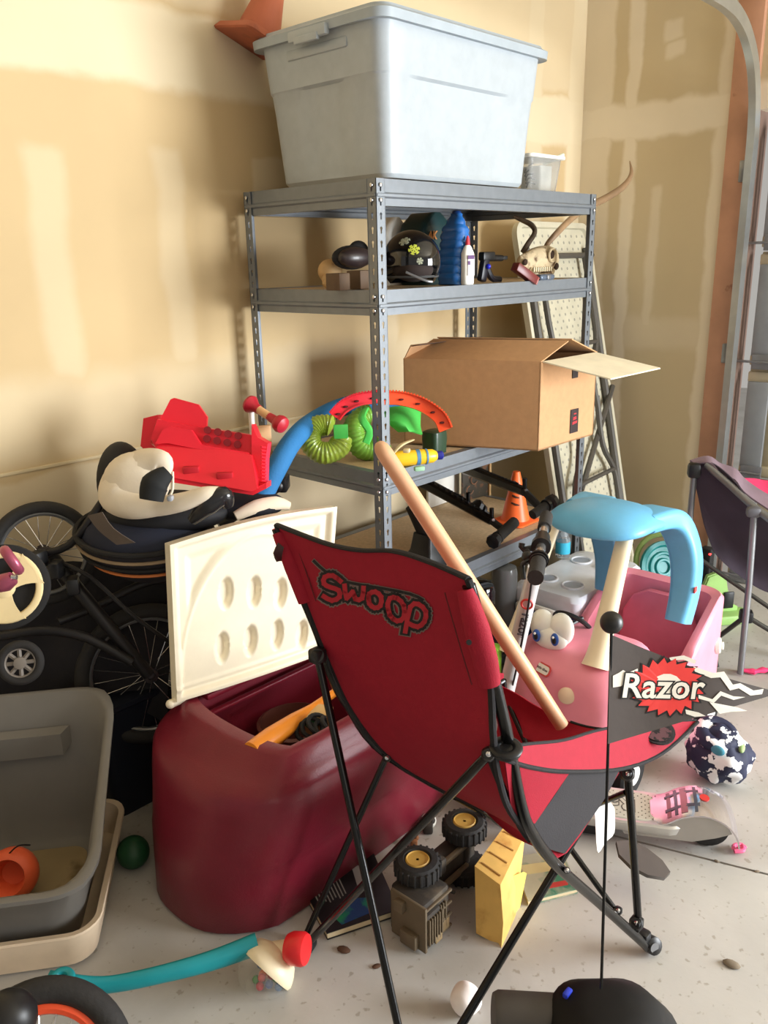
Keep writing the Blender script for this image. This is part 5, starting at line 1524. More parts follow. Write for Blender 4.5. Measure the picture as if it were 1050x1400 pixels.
link('flag_lettering', text_mb('Razor', 47, rzm(.0031), 2.6, 0, shear=.15, spacing=1.0), M_BLACK, fl, flip=False)
link('flag_lettering', text_mb('Razor', 47, rzm(.0036), .7, 0, shear=.15, spacing=1.0), FW_, fl, flip=False, label='white letters on black outline')

ro = thing('ride_on_toy', 'black ride-on vehicle with rounded seat at the bottom right corner', 'ride-on', at(830, 1420, 1.3))
c = at(838, 1440, 1.30)
fs2 = Matrix.Translation(c) @ Matrix((RT, (FW*.75+UP*-.2).normalized(), UP)).transposed().to_4x4()
X2 = V((RT.x, RT.y, 0)).normalized(); Y2 = V((-X2.y, X2.x, 0))
def rp_(u, v, z): return V((c.x, c.y, 0))+X2*u+Y2*v+V((0, 0, z))
zc_ = c.z
secs = []
for z, w_, d_2, r_, u0 in ((-.10, .20, .16, .05, 0), (-.02, .235, .18, .06, .005), (.03, .215, .17, .06, -.002), (.075, .16, .14, .05, -.012), (.093, .10, .10, .04, -.016), (.097, .05, .06, .02, -.018)):
    secs.append([rp_(a_+u0, b1, zc_+z) for a_, b1 in rrect(w_, d_2, r_, 6)])
link('seat', MB().loft(secs), mat('seat_black', (14, 13, 14), .55, spec=.25), ro, smooth_deg=60)
link('motor', MB().lathe([(.0, -.05), (.034, -.048), (.038, -.04), (.038, .05), (.034, .055)], at(716, 1392, 1.32), (RT*.9-UP*.05), 26), mat('motor_grey', (74, 70, 68), .6, .3), ro)
link('motor_neck', MB().tube([at(745, 1398, 1.32), at(790, 1400, 1.31)], .032, 16), M_MATTE, ro)
link('blue_lever', MB().box(at(776, 1358, 1.30), (.018, .010, .010), bev=.003), mat('blue_lever', (40, 60, 190), .4), ro)
link('seat_post', MB().tube([rp_(0, 0, zc_-.09), rp_(0, 0, .12)], .03, 14), M_MATTE, ro)
link('chassis', MB().loft([[rp_(a_, b1, z) for a_, b1 in rrect(w_, .2, .05, 5)] for z, w_ in ((.06, .30), (.08, .34), (.13, .34), (.15, .28))]), M_MATTE, ro)
for s in (-1, 1):
    link('wheel', MB().lathe([(.03, -.02), (.065, -.02), (.07, 0), (.065, .02), (.03, .02)], rp_(s*.15, -.02, .07), X2, 24), M_RUBBER, ro)

# ================================================================ toy truck on its side, yellow dump bed
w1, w2 = atz(571, 1184, .155), atz(635, 1131, .155)
td = (w2-w1); td.z = 0; tlen = td.length; td.normalize(); tn = V((td.y, -td.x, 0))
if (CAM-w1).dot(tn) < 0: tn = -tn
tt_ = thing('toy_truck', 'dusty black toy truck chassis tipped on its side with yellow wheel hubs', 'toy truck', (w1.x, w1.y, 0))
def tp(u, v, z): return V((w1.x, w1.y, 0))+td*u+tn*v+V((0, 0, z))
Rt = Matrix((td, tn*-1, V((0, 0, 1)))).transposed()
if Rt.determinant() < 0: Rt = Matrix((td, tn, V((0, 0, 1)))).transposed()
M_DUST = mat('dusty_black', (58, 52, 46), .75, 0, .2, 20, .3, 60, c2=(112, 98, 80), c2s=16, c2w=.25, c2t=.55)
link('chassis', MB().box(tp(tlen*.45, -.015, .075), (tlen+.10, .045, .09), Rt, bev=.006), M_DUST, tt_)
cab = link('cab', MB().box(tp(-.03, .03, .07), (.11, .105, .125), Rt, bev=.010).box(tp(-.055, .07, .06), (.06, .05, .10), Rt, bev=.008), M_DUST, tt_)
gr = MB()
for k in range(9):
    gr.box(tp(-.075+.0095*k, .0965 if k < 6 else .085, .062), (.004, .010, .075), Rt, bev=.001)
link('grille', gr, mat('grille_brown', (104, 90, 70), .7), cab)
link('window', MB().box(tp(.0, .086, .03), (.03, .008, .03), Rt, bev=.002).box(tp(-.04, .098, .024), (.026, .006, .02), Rt, bev=.002), mat('window_tan', (140, 118, 84), .6), cab)
link('chassis_rail', MB().box(tp(tlen*.4, .018, .12), (tlen+.02, .012, .014), Rt, bev=.002), mat('grille_brown', (104, 90, 70), .7), tt_)
link('chassis_rail', MB().box(tp(tlen*.4, .018, .05), (tlen+.02, .012, .014), Rt, bev=.002), mat('grille_brown', (104, 90, 70), .7), tt_)
pf = MB()
for k in range(4): pf.box(tp(-.03, .085, .012+.035*k), (.112, .008, .006), Rt, bev=.001)
pf.box(tp(-.082, .04, .07), (.008, .11, .13), Rt, bev=.002).box(tp(-.092, .05, .03), (.02, .05, .04), Rt, bev=.004).box(tp(-.092, .02, .11), (.02, .03, .03), Rt, bev=.004)
link('bumper_frame', pf, mat('grille_brown', (104, 90, 70), .7), cab)
link('axle_housing', MB().tube([tp(0, 0, .03), tp(0, 0, .15)], .016, 10).tube([tp(tlen, 0, .03), tp(tlen, 0, .15)], .016, 10), M_DUST, tt_)
link('gear_box', MB().ball(tp(.0, .045, .085), .022, 14, 10).box(tp(.055, .01, .13), (.04, .05, .045), Rt, bev=.006).tube([tp(.03, .05, .10), tp(.06, .07, .075)], .005, 8), M_DUST, tt_)
for u in (0, tlen):
    for z, sg in ((.155, 1), (.026, -1)):
        q = tp(u, 0, z)
        wl = link('wheel', MB().lathe([(.030, -.024), (.050, -.024), (.058, -.014), (.058, .012), (.050, .022), (.036, .024), (.030, .018)], q, (0, 0, sg), 30), M_RUBBER, tt_)
        tr_ = MB()
        for k in range(22):
            a_ = 2*PI*k/22
            tr_.box(q+V((.0575*math.cos(a_), .0575*math.sin(a_), 0)), (.006, .006, .034), Matrix.Rotation(a_, 3, 'Z'), bev=.001)
        link('tread', tr_, M_RUBBER, wl, kind='stuff')
        hb_ = link('hub', MB().lathe([(.031, .020), (.028, .024), (.024, .010), (.010, .006), (.010, .018), (.004, .020)], q, (0, 0, sg), 24), mat('hub_yellow', (212, 170, 84), .5), wl)
yl = [at(649, 1184, 2.08), at(684, 1210, 2.04), at(688, 1262, 2.03), at(683, 1328, 2.02), at(681, 1292, 2.04), at(651, 1276, 2.06)]
yr = [at(690, 1129, 2.24), at(718, 1141, 2.22), at(712, 1192, 2.16), at(704, 1262, 2.12), at(700, 1240, 2.16), at(690, 1220, 2.2)]
M_YEL = mat('dusty_yellow', (222, 180, 98), .6, 0, .1, 14, .1, c2=(190, 138, 66), c2s=18, c2w=.2, c2t=.55)
db = thing('dump_bed', 'yellow plastic dump truck bed standing on edge beside the black truck', 'toy truck', at(676, 1320, 2.02))
link('bed', MB().loft([yl, yr]), M_YEL, db, smooth_deg=20)
rb = MB()
for k in range(4):
    t = .12+k*.25; a_, b1 = yl[0].lerp(yr[0], t), yl[1].lerp(yr[1], t)
    rb.tube([a_.lerp(b1, .12)+V((0, 0, .002)), a_.lerp(b1, .88)+V((0, 0, .002))], .0022, 6)
link('ribs', rb, mat('rib_tan', (186, 144, 80), .7), db, kind='stuff')  # raised ribs in a darker yellow than the bed
link('inner_wall', MB().loft([[at(694, 1200, 2.10), at(716, 1192, 2.14), at(708, 1238, 2.13), at(694, 1262, 2.10)], [at(697, 1200, 2.12), at(720, 1194, 2.16), at(711, 1240, 2.15), at(697, 1264, 2.12)]]), mat('clean_yellow', (244, 216, 100), .4), db)

# books / discs on the floor
def slabq(nm, lab, cat, px, z, th, mm, pages=None, grp=None):
    t = thing(nm, lab, cat, atz(*px[0], 0), grp)
    q = [atz(a_, b1, z) for a_, b1 in px]
    link('cover', MB().loft([[p-V((0, 0, .0025)) for p in q], q]), mm, t, smooth_deg=20)
    c_ = sum(q, V())/4
    q2 = [c_+(p-c_)*.985 for p in q]
    link('pages', MB().loft([[p-V((0, 0, th-.003)) for p in q2], [p-V((0, 0, .0026)) for p in q2]]), mat('pages', (214, 196, 160), .8), t, smooth_deg=20)
    link('back_cover', MB().loft([[p-V((0, 0, th)) for p in q], [p-V((0, 0, th-.003)) for p in q]]), mm, t, smooth_deg=20)
    return t, q


bk, q = slabq('book', 'black book with green cover patch lying under the red chair', 'book', [(447, 1276), (410, 1205), (508, 1160), (545, 1243)], .022, .021, mat('book_black', (26, 26, 28), .3))
def qm(q): return lambda u, v, h: q[0].lerp(q[3], u).lerp(q[1].lerp(q[2], u), v)+V((0, 0, h))
f_ = qm(q)
tx = MB()
for k in range(9):
    tx.join(flat([(.08+.045*k, .45+.02*(k % 3)), (.095+.045*k, .45+.02*(k % 3)), (.095+.045*k, .93), (.08+.045*k, .93)], f_, .0002, .0006))
link('text_lines', tx, mat('print_pale', (150, 150, 146), .6), bk, kind='stuff')
link('cover_picture', flat([(.22, .05), (.62, .08), (.70, .30), (.50, .38), (.30, .30), (.18, .2)], f_, .0002, .0006), mat('foil_green', (30, 150, 104), .3, c2=(30, 70, 130), c2s=16, c2w=.1), bk)
link('cover_picture', flat([(.62, .5), (.8, .5), (.86, .8), (.66, .86)], f_, .0002, .0006), mat('print_grey2', (150, 150, 152), .4), bk)
dv_, q = slabq('dvd_case', 'picture disc case with green and red cover by the yellow dump bed', 'case', [(722, 1232), (700, 1172), (768, 1160), (790, 1215)], .016, .015, mat('case_art', (176, 172, 150), .25, c2=(70, 128, 104), c2s=12, c2w=.15, c2t=.5))
f_ = qm(q)
link('cover_picture', flat([(.1, .55), (.95, .5), (.95, .72), (.1, .78)], f_, .0002, .0006), mat('case_cream', (206, 190, 140), .4), dv_)
link('cover_print', flat([(.45, .15), (.85, .13), (.86, .24), (.46, .26)], f_, .0002, .0006), mat('case_red', (180, 60, 56), .4), dv_)
sm = [('toy_part', (392, 1238), .022, 'small grey tipped toy part beside the toy chest corner', mat('part_brown', (92, 76, 62), .6)), ('dark_toy', (585, 1128), .03, 'dark toy piece behind the tipped truck', M_DUST), ('orange_scrap', (566, 1150), .02, 'rusty orange scrap behind the truck wheel', mat('rust', (140, 90, 56), .8)), ('white_lump', (584, 1126), .014, 'small white ring-shaped toy near the truck', M_WHITE)]
for nm, p, s, lab, mm in sm[:3]:
    c = atz(*p, s*.6); solo(nm, MB().box(c, (s*1.6, s, s*1.1), RZ(40), bev=s*.2).ball(c+V((s*.3, -s*.2, s*.5)), s*.4, 10, 6), mm, lab, 'toy')
c = atz(586, 1122, .02)
solo('white_ring', MB().torus(c, .016, .007, (-.5, -.6, .5), 18, 8), M_WHITE, 'small white ring lying behind the tipped truck', 'toy')
c = at(676, 882, 2.62)
solo('lime_toy', MB().box((c.x, c.y, c.z/2), (.05, .04, c.z), RZ(20), bev=.01), mat('lime_plastic', (130, 180, 60), .4), 'lime green upright toy glimpsed between red chair and scooter column', 'toy')
c = atz(637, 1383, .0)
q_ = bmesh.new(); bmesh.ops.create_icosphere(q_, subdivisions=3, radius=.036)
for v in q_.verts: v.co *= 1+.04*math.sin(v.co.x*160)+.04*math.sin(v.co.z*130+1)
solo('white_sock_ball', MB().bm(q_, Matrix.Translation(c+V((0, 0, .036))) @ Matrix.Diagonal((.95, .95, 1.1, 1))), mat('sock_white', (236, 226, 222), .9, bump=.3), 'white fabric ball on the floor behind the front chair leg', 'ball')

# ================================================================ popper push toy
pt_ = thing('popper_toy', 'push popper toy with teal handle, red nose and clear dome of coloured balls', 'push toy', atz(370, 1355, 0))
hp_ = [at(66, 1336, 1.84), at(100, 1345, 1.84), at(150, 1346, 1.85), at(220, 1332, 1.87), at(290, 1313, 1.90), at(352, 1290, 1.93)]
link('handle', MB().tube(hp_, [.016, .021, .019, .020, .023, .026], 14, 5, flat=.75, up=FW), mat('teal_handle', (20, 140, 148), .4), pt_)
link('handle_end', MB().torus(at(84, 1338, 1.82), .020, .009, UP*1.0-FW*.4, 22, 8, fr=.8), mat('teal_handle', (20, 140, 148), .4), pt_)
dc = at(364, 1324, 1.93); dr = .066
dax = (RT*.62+UP*.70+FW*.42).normalized()
link('dome', MB().lathe([(dr*math.sin(a_), -dr*math.cos(a_)) for a_ in [PI*k/24 for k in range(1, 13)]], dc, dax, 28, cap=False), mat('dome_clear', (235, 232, 222), .05, alpha=.13, coat=.4), pt_)
hs = MB(); pr_ = [(dr*1.04, -.004), (dr*1.08, .004), (dr*1.03, .014), (dr*.96, .024), (dr*.80, .040), (dr*.45, .050), (.004, .053)]
link('housing', MB().lathe(pr_, dc, dax, 28).tube([dc+dax*.03-RT*.025, dc+dax*.035+RT*.04], [.030, .036], 18), mat('housing_cream', (236, 220, 186), .4), pt_)
nc = at(400, 1296, 1.91)
link('red_nose', MB().lathe([(.030, -.012), (.036, 0), (.037, .026), (.033, .034), (.0, .036)], nc, (RT*.93-FW*.3+UP*.05), 26), mat('nose_red', (222, 36, 40), .35), pt_)
cols = [(220, 60, 50), (60, 140, 60), (50, 100, 150), (240, 140, 70), (200, 50, 70), (80, 120, 60), (240, 120, 60), (60, 80, 140), (220, 70, 60)]
for k in range(12):
    a_ = k*2.4; r_ = .012+.013*((k*7) % 3)
    q = dc-V((0, 0, 1))*(.030-.008*(k//6))+V((math.cos(a_)*r_, math.sin(a_)*r_, 0))
    link('popper_ball', MB().ball(q, .0095, 12, 8), mat('pop_%d' % (k % 9), cols[k % 9], .35), pt_)

# ================================================================ litter tub in its pan
ta, tl3 = V((.61, .79, 0)).normalized(), V((-.79, .61, 0)).normalized()
o0 = V((-1.146, -.094, 0))
def lp(u, v, z): return o0+ta*u+tl3*v+V((0, 0, z))
def lloop(m, z0, z1, r, L=.485, W_=.40, n=6):
    """loop with margin m, height z0 at the near end to z1 at the far end"""
    return [lp(a_, b1, z0+(z1-z0)*max(0, min(1, a_/L))) for a_, b1 in rrect(L+2*m, W_+2*m, r, n, L/2, W_/2)]
pn = thing('cream_pan', 'cream plastic pan under the grey litter tub', 'pan', lp(.24, .2, 0))
link('pan', MB().loft([lloop(-.015, 0, 0, .05), lloop(.0, .012, .012, .06), lloop(.018, .105, .105, .07), lloop(.024, .108, .108, .075), lloop(.022, .114, .114, .07), lloop(.008, .112, .112, .06), lloop(-.006, .02, .02, .05)]), mat('pan_cream', (222, 200, 172), .45), pn)
lt = thing('litter_tub', 'grey plastic litter tub with worn bottom, bottom left', 'tub', lp(.24, .2, .02))
M_TAU = mat('tub_grey', (116, 112, 106), .5, 0, .04)
link('tub', MB().loft([lloop(-.055, .021, .021, .06), lloop(-.045, .03, .03, .07), lloop(-.022, .12, .12, .08), lloop(.010, .22, .45, .10), lloop(.034, .228, .462, .11), lloop(.035, .240, .476, .11), lloop(.024, .246, .482, .11), lloop(.012, .240, .476, .10), lloop(-.006, .20, .38, .09), lloop(-.034, .12, .12, .08), lloop(-.05, .055, .055, .06), lloop(-.075, .036, .036, .05)]), M_TAU, lt, smooth_deg=60)
link('bottom_stain', MB().loft([lloop(-.075, .037, .037, .05), lloop(-.078, .0385, .0385, .05)]), mat('stain_tan', (150, 132, 98), .7, 0, .1, 6, c2=(104, 86, 56), c2s=12, c2w=.15, c2t=.6), lt)
link('back_ledge', MB().loft([[lp(.475, v, z) for v, z in ((.10, .33), (.10, .385), (.40, .385), (.40, .33))], [lp(.448, v, z) for v, z in ((.12, .31), (.12, .375), (.38, .375), (.38, .31))]]), M_TAU, lt)
c = atz(16, 1195, .11)
op = thing('orange_toy', 'round orange toy with open side lying in the grey tub', 'toy', c)
link('shell', MB().lathe([(.012, -.05), (.045, -.042), (.066, -.015), (.068, .01), (.058, .03), (.046, .036), (.04, .026), (.03, -.015), (.0, -.02)], c, (-.55, -.6, .35), 26), mat('toy_orange', (226, 96, 58), .45), op)
link('cord', MB().tube([c+V((0, 0, .06)), c+V((.02, -.02, .085)), c+V((.05, -.02, .07))], .002, 6, 4), M_BLACK, op)

# bottom left wheel with orange rim and black ball
c = at(58, 1474, 1.62)
wn = (-FW*.9+UP*.35+RT*.1).normalized()
wh = thing('orange_rim_wheel', 'black bicycle wheel with orange rim cut off at the bottom left corner', 'wheel', c)
link('tyre', MB().torus(c, .152, .026, wn, 56, 12), M_RUBBER, wh)
link('rim', MB().torus(c, .120, .012, wn, 56, 8, fr=1.3), mat('rim_orange', (238, 84, 46), .4), wh)
for k in range(20):
    a_ = 2*PI*k/20; X_ = wn.cross(V((0, 0, 1))).normalized(); Y_ = wn.cross(X_)
    link('spoke', MB().tube([c+wn*.012+(X_*math.cos(a_)+Y_*math.sin(a_))*.02, c+(X_*math.cos(a_+.1)+Y_*math.sin(a_+.1))*.115], .0016, 5), M_CHROME, wh)
link('hub', MB().lathe([(.02, -.03), (.024, -.01), (.024, .01), (.02, .03)], c, wn, 16), M_MATTE, wh)
c = at(12, 1392, 1.52)
solo('black_ball', MB().ball(c, .050, 24, 16), mat('ball_black', (26, 25, 26), .4), 'black ball in front of the orange rimmed wheel', 'ball')

# ================================================================ strollers and heap at the left
nv = thing('added_navy_crate', 'added dark navy crate standing in the darkness below the strollers, behind the toy chest', 'crate', (-.75, .40, 0))  # added to hold up the strollers, dark where only shade is visible
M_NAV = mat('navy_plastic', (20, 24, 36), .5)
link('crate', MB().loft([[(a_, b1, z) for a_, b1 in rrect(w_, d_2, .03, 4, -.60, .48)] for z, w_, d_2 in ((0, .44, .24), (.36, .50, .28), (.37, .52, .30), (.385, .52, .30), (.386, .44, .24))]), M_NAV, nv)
c = atz(182, 1165, .045)
solo('green_ball', MB().ball(c, .045, 24, 16), mat('dark_green_ball', (30, 74, 44), .5), 'dark green ball on the floor between the grey tub and toy chest', 'ball')


def wheel(nm, par, c, n, R, rt, spokes=24, rimm=None, hubr=.02):
    n = V(n).normalized(); X_ = n.cross(V((0, 0, 1))).normalized(); Y_ = n.cross(X_)
    w_ = link(nm, MB().torus(c, R-rt, rt, n, 56, 12, fr=1.1), M_RUBBER, par)
    link('rim', MB().torus(c, R-rt*2.05, .007, n, 56, 8, fr=1.8), rimm or M_SILVER, w_)
    for k in range(spokes):
        a_ = 2*PI*k/spokes; b1 = a_+(.32 if k % 2 else -.32); s = .018*(1 if k % 4 < 2 else -1)
        link('spoke', MB().tube([c+n*s+(X_*math.cos(b1)+Y_*math.sin(b1))*hubr, c+(X_*math.cos(a_)+Y_*math.sin(a_))*(R-rt*2.2)], .0012, 5), M_CHROME, w_)
    link('hub', MB().lathe([(hubr*.7, -.028), (hubr*1.2, -.02), (hubr*.8, -.012), (hubr*.8, .012), (hubr*1.2, .02), (hubr*1.1, .026), (hubr*.6, .028), (hubr*.5, .022)], c, n, 18), mat('hub_dark', (58, 50, 52), .4, .4), w_)
    return w_


js = thing('jogging_stroller', 'folded black jogging stroller with spoked wheels, heaped against the left wall', 'stroller', (-.75, .35, .39))
wa = at(205, 921, 2.50); wb_ = at(60, 757, 2.36)
wheel('wheel', js, wa, (-.42, -.88, .20), .214, .022)
wheel('wheel', js, wb_, (-.30, -.93, .15), .150, .017, 20)
M_FR = mat('frame_black', (30, 28, 30), .45, .2)
link('frame_tube', MB().tube([at(72, 762, 2.33), at(112, 812, 2.33), at(160, 870, 2.36), at(203, 922, 2.42)], .019, 12, 3), M_FR, js)
link('frame_tube', MB().tube([at(57, 757, 2.30), at(95, 745, 2.30), at(130, 700, 2.30), at(150, 670, 2.34)], .011, 10, 3), M_FR, js)
link('frame_tube', MB().tube([at(85, 770, 2.3), at(125, 790, 2.28), at(180, 840, 2.30), at(235, 880, 2.38)], .006, 8, 3), M_FR, js)
link('frame_tube', MB().tube([at(0, 870, 2.3), at(60, 862, 2.3), at(120, 872, 2.32), at(180, 905, 2.36)], .014, 10, 3), M_FR, js)
link('frame_tube', MB().tube([at(80, 850, 2.35), at(130, 830, 2.4), at(190, 800, 2.42), at(235, 790, 2.42)], .012, 10, 3), M_FR, js)
cbk = link('caster_bracket', MB().box(at(388, 660, 2.62), (.07, .03, .05), RZ(40), bev=.008).ball(at(380, 664, 2.60), .022).tube([at(388, 662, 2.62), at(350, 690, 2.55), at(300, 720, 2.5)], .012, 8), M_BLACK, js)
link('bolt', MB().ball(at(377, 661, 2.57), .008), M_CHROME, cbk)
hb2 = MB()
for k, (px, py, d) in enumerate(((52, 765, 2.27), (77, 778, 2.29), (100, 800, 2.3))): hb2.box(at(px, py, d), (.05, .035, .05), RZ(20+k*20), bev=.01)
link('bracket', hb2, M_BLACK, js)
# slack dark fabric between the frames
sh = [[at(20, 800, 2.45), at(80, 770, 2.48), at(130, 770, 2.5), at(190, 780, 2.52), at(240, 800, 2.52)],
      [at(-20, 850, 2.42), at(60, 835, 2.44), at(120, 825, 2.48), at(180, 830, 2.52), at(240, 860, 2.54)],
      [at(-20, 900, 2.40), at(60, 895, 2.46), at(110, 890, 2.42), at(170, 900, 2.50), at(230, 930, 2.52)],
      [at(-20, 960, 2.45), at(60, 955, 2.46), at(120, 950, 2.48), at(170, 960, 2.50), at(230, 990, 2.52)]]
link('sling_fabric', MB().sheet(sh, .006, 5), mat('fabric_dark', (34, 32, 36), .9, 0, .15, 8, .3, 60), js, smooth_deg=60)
# caster
cc_ = at(28, 906, 2.2); cn2 = (-FW+RT*.25).normalized()
cs_ = link('caster_wheel', MB().torus(cc_, .048, .012, cn2, 32, 10), M_RUBBER, js)
link('rim', MB().torus(cc_, .038, .004, cn2, 32, 8, fr=2), mat('rim_grey', (126, 118, 110), .5), cs_)
X_ = cn2.cross(V((0, 0, 1))).normalized(); Y_ = cn2.cross(X_)
for k in range(8):
    a_ = k*PI/4
    link('spoke', MB().tube([cc_+(X_*math.cos(a_)+Y_*math.sin(a_))*.012, cc_+(X_*math.cos(a_)+Y_*math.sin(a_))*.038], .006, 6), mat('rim_grey', (126, 118, 110), .5), cs_)
link('hub', MB().lathe([(.016, -.012), (.016, .012), (.010, .014)], cc_, cn2, 16), mat('rim_grey', (126, 118, 110), .5), cs_)
# cream toy wheel with pink handle
c = at(6, 803, 2.02); n_ = (-FW*.95+RT*.25).normalized()
cwh = thing('cream_toy_wheel', 'cream three-spoked toy wheel with black tyre at the left edge', 'toy wheel', c)
link('tyre', MB().lathe([(.05, -.02), (.098, -.022), (.104, -.008), (.104, .008), (.09, .012), (.05, .004)], c-n_*.012, n_, 40), M_MATTE, cwh)
link('rim', MB().torus(c+n_*.002, .080, .009, n_, 44, 8, fr=.8), mat('wheel_cream', (232, 210, 160), .45), cwh)
X_ = V((0, 0, 1)).cross(n_).normalized(); Y_ = n_.cross(X_)
for k in range(3):
    a_ = .5+k*2*PI/3; e = []
    for t in range(7):
        r_ = .012+.068*t/6; wd = .016+.028*(t/6)**2.2
        p = c+n_*.005+(X_*math.cos(a_)+Y_*math.sin(a_))*r_; s = (-X_*math.sin(a_)+Y_*math.cos(a_))*wd
        e.append([p-s, p, p+s])
    link('spoke', MB().sheet(e, .007), mat('wheel_cream', (232, 210, 160), .45), cwh)
link('hub', MB().lathe([(.026, 0), (.026, .010), (.018, .014)], c, n_, 20), mat('wheel_cream', (232, 210, 160), .45), cwh)
ph = thing('pink_toy_handle', 'metallic pink toy handle and ring in front of the cream wheel', 'toy', at(10, 770, 1.95))
MP = mat('metal_pink', (168, 84, 108), .3, .4)
link('loop', MB().torus(at(16, 766, 1.95), .030, .010, (RT*.75+FW*.4+UP*.55), 28, 10, fr=1.2), MP, ph)
link('grip', MB().tube([at(-8, 800, 1.94), at(8, 796, 1.93), at(18, 790, 1.93)], [.020, .022, .016], 14), MP, ph)
link('rivet', MB().lathe([(.006, 0), (.006, .012)], at(16, 789, 1.92), RT, 10), M_CHROME, ph)

# second stroller seat with hoops and orange piping
ss = thing('stroller_seat', 'dark mesh stroller canopy with orange piping under the infant seat', 'stroller', at(180, 760, 2.3))
hc2 = at(196, 722, 2.34)
ax2 = (UP*.80-FW*.55-RT*.12).normalized()
q = V((0, 0, 1)).rotation_difference(ax2).to_matrix()
secs = []
for r_, h_ in ((.185, .0), (.188, -.02), (.180, -.05), (.158, -.09), (.12, -.13), (.06, -.15)):
    secs.append([hc2+(RT*math.cos(2*PI*k/40)*r_*1.0)+(ax2.cross(RT).normalized()*math.sin(2*PI*k/40)*r_*.72)+ax2*h_ for k in range(40)])
link('canopy', MB().loft(secs), mat('canopy_dark', (36, 34, 40), .85, bump=.3), ss, smooth_deg=70)
def hoop(r_, h_, w_, mm, nm='hoop'):
    P = [hc2+(RT*math.cos(a_)*r_)+(ax2.cross(RT).normalized()*math.sin(a_)*r_*.72)+ax2*h_ for a_ in [2*PI*k/48 for k in range(49)]]
    link(nm, MB().tube(P, w_, 8, flat=1), mm, ss)
hoop(.187, .004, .008, M_MATTE); hoop(.191, -.022, .005, mat('hoop_tan', (150, 128, 100), .6)); hoop(.186, -.05, .006, M_MATTE); hoop(.172, -.075, .0045, mat('piping_orange', (222, 130, 70), .6), 'piping')
link('seat_liner', MB().loft([[hc2+(RT*math.cos(2*PI*k/32)*r_)+(ax2.cross(RT).normalized()*math.sin(2*PI*k/32)*r_*.72)+ax2*h_ for k in range(32)] for r_, h_ in ((.172, .002), (.15, .03), (.12, .045), (.06, .05))]), mat('liner_navy', (34, 38, 54), .85, bump=.4, bscale=20), ss)
link('grey_panel', MB().sheet([[at(120, 705, 2.16), at(135, 725, 2.14), at(160, 745, 2.12)], [at(140, 700, 2.14), at(155, 722, 2.12), at(185, 742, 2.10)]], .003, 3), mat('mesh_grey', (84, 74, 68), .8), ss)

# infant seat
ca = thing('infant_car_seat', 'infant car seat with cream padding and black shell on top of the strollers', 'car seat', at(200, 690, 2.25))
M_PAD = mat('pad_cream', (224, 211, 190), .85, 0, .05, 10, .4, 25)
link('shell', MB().ball(at(168, 660, 2.42), .115, 28, 18, (.85, .6, 1.05), RZ(43)), mat('shell_black', (24, 24, 28), .7), ca)
link('base_shell', MB().ball(at(225, 700, 2.36), .14, 28, 16, (1.35, .8, .42), RZ(-47)), mat('shell_black', (24, 24, 28), .7), ca)
def pad(pts, rs, nm='padding', mm=None, flat=.75): link(nm, MB().tube(pts, rs, 18, 6, flat=flat, up=FW), mm or M_PAD, ca, smooth_deg=70)
pad([at(228, 650, 2.22), at(222, 632, 2.22), at(196, 634, 2.24), at(168, 652, 2.25), at(160, 676, 2.24), at(180, 690, 2.22), at(215, 692, 2.20), at(250, 686, 2.18), at(280, 676, 2.17), at(302, 672, 2.18)],
    [.010, .030, .042, .050, .052, .040, .028, .026, .022, .014])
link('back_pad', MB().loft([[at(186, 660, 2.245)+(RT*math.cos(a_/28*2*PI)*r_+UP*math.sin(a_/28*2*PI)*r_*.92)-FW*h_ for a_ in range(28)] for r_, h_ in ((.085, -.02), (.092, 0), (.085, .02), (.06, .035), (.02, .04))]), M_PAD, ca, smooth_deg=70)
pad([at(230, 645, 2.14), at(212, 662, 2.13), at(207, 684, 2.13)], [.018, .036, .030], 'head_support', mat('black_pad', (22, 24, 26), .8))
link('piping', MB().tube([at(236, 645, 2.17), at(236, 668, 2.16), at(232, 678, 2.16)], .0035, 8, 4), M_PAD, ca)
pad([at(262, 712, 2.20), at(285, 690, 2.18), at(306, 678, 2.18), at(312, 692, 2.20)], [.014, .028, .026, .016], 'arm_shell', mat('gloss_shell', (34, 34, 36), .15), .8)
link('buckle', MB().box(at(233, 681, 2.14), (.022, .014, .014), RZ(40), bev=.004), mat('buckle_grey', (160, 164, 172), .4), ca)
link('under_cushion', MB().ball(at(330, 690, 2.42), .13, 24, 14, (1.0, .7, .30), RZ(-47)), mat('cushion_navy', (26, 28, 38), .85), ca)
solo('cream_cushion', MB().tube([at(322, 706, 2.33), at(350, 693, 2.35), at(378, 688, 2.38), at(396, 692, 2.40)], [.014, .020, .020, .012], 14, 5, flat=.6, up=FW), M_PAD, 'cream padded cushion edge behind the cream toy chest lid', 'cushion')

# red caddy upside down
RD = mat('caddy_red', (226, 34, 52), .35, 0, .04, 12)
cy = thing('red_caddy', 'bright red plastic cleaning caddy turned over on top of the heap', 'caddy', at(280, 640, 2.35))
D0 = 2.28
def pprism(pts, d0, dep, nm, mm=RD, bev=0, lean=0):
    a_ = [at(x_, y_, d0+lean*(y_-620)/100) for x_, y_ in pts]; b1 = [p+(FW+UP*.12).normalized()*dep for p in a_]
    return link(nm, MB().loft([a_, b1]), mm, cy, smooth_deg=25)
pprism([(213, 612), (225, 600), (262, 607), (344, 622), (352, 668), (345, 672), (218, 650)], D0, .10, 'tray', lean=-.10)
pprism([(215, 573), (264, 583), (345, 595), (348, 626), (262, 611), (213, 612), (206, 600)], D0+.04, .05, 'upper_panel')
pprism([(217, 590), (219, 573), (233, 546), (238, 544), (271, 553), (283, 570), (282, 594)], D0+.055, .016, 'handle')
pprism([(212, 607), (222, 588), (232, 583), (262, 588), (275, 608), (340, 619), (340, 626), (265, 613), (230, 606)], D0+.005, .014, 'handle')
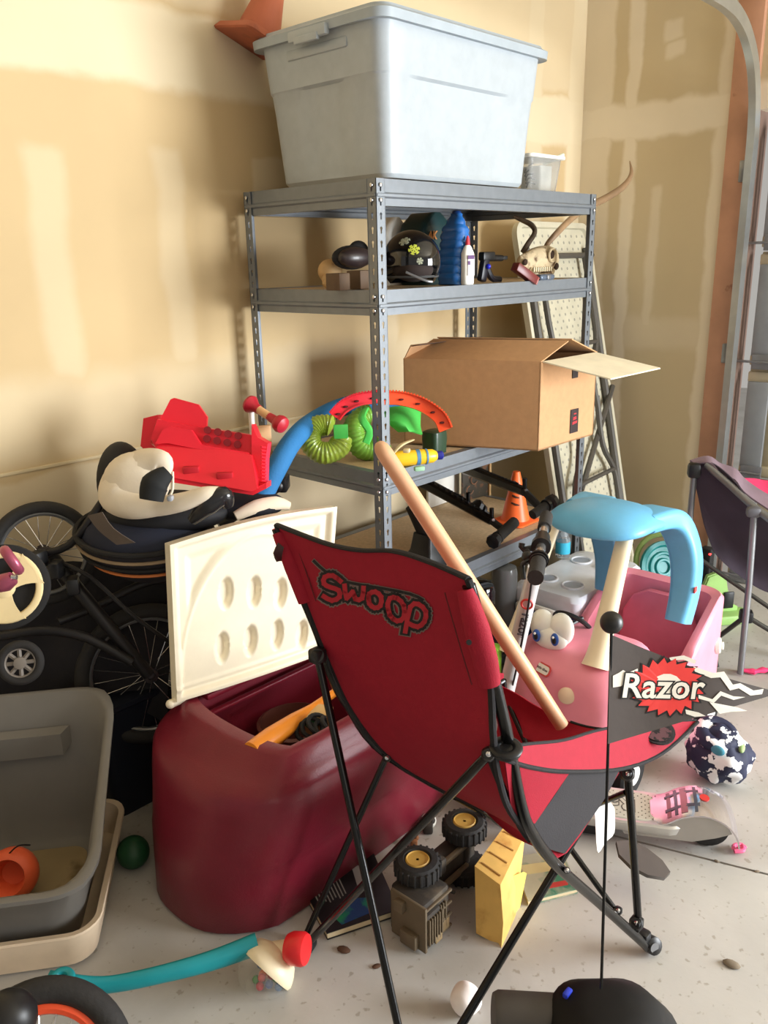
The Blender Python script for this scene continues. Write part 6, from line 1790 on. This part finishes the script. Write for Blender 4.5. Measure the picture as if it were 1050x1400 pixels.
pprism([(196, 572), (216, 567), (212, 580), (205, 606), (213, 612), (211, 626), (192, 610)], D0+.10, .05, 'end_wall')
pprism([(344, 580), (352, 598), (366, 606), (363, 628), (362, 662), (352, 670), (344, 622)], D0+.02, .08, 'end_wall')
pprism([(213, 648), (346, 668), (364, 660), (364, 668), (346, 677), (213, 656)], D0-.03, .10, 'rim')
hl = []
for i in range(4):
    for j in range(2):
        p = at(284+14*i+(-1)*j, 588+2.6*i+12*j, D0+.036)
        hl.append(p); link('hole', MB().lathe([(.0105, 0), (.0105, .004)], p, -FW, 14), mat('hole_red', (128, 14, 26), .6), cy)
rb = MB()
for k in range(12): rb.tube([at(363, 612+4.6*k, D0+.015), at(357, 611+4.6*k, D0-.005)], .0028, 6)
link('ribs', rb, RD, cy, kind='stuff')
link('recess', MB().box(at(262, 643, D0-.015), (.045, .03, .025), RZ(-43), bev=.004), mat('hole_red2', (190, 24, 40), .5), cy)
link('recess', MB().box(at(308, 651, D0-.022), (.045, .03, .025), RZ(-43), bev=.004), mat('hole_red2', (190, 24, 40), .5), cy)
# red ended wooden handle
hm_ = thing('push_toy_handle', 'wooden push handle with red knob ends above the red caddy', 'toy handle', at(362, 600, 2.5))
h0, h1 = at(343, 553, 2.52), at(384, 580, 2.46); hd = (h1-h0).normalized()
link('bar', MB().tube([h0, h1], .0125, 14), mat('pale_dowel', (220, 176, 126), .5), hm_)
RK = mat('knob_red', (178, 34, 50), .4)
link('knob', MB().lathe([(.008, -.006), (.026, .0), (.028, .008), (.022, .018), (.015, .030), (.014, .045)], h0-hd*.008, hd, 20), RK, hm_)
link('knob', MB().lathe([(.012, -.055), (.014, -.03), (.015, -.02), (.024, -.012), (.027, 0), (.024, .012), (.010, .020)], h1-hd*.002, hd, 20), RK, hm_)
link('post', MB().box(at(360, 604, 2.52), (.05, .012, .10), RZ(-30), bev=.002), mat('pale_dowel', (220, 176, 126), .5), hm_)
link('rod', MB().tube([at(343, 560, 2.53), at(346, 600, 2.56), at(350, 700, 2.6)], .009, 10), M_WHITE, hm_)
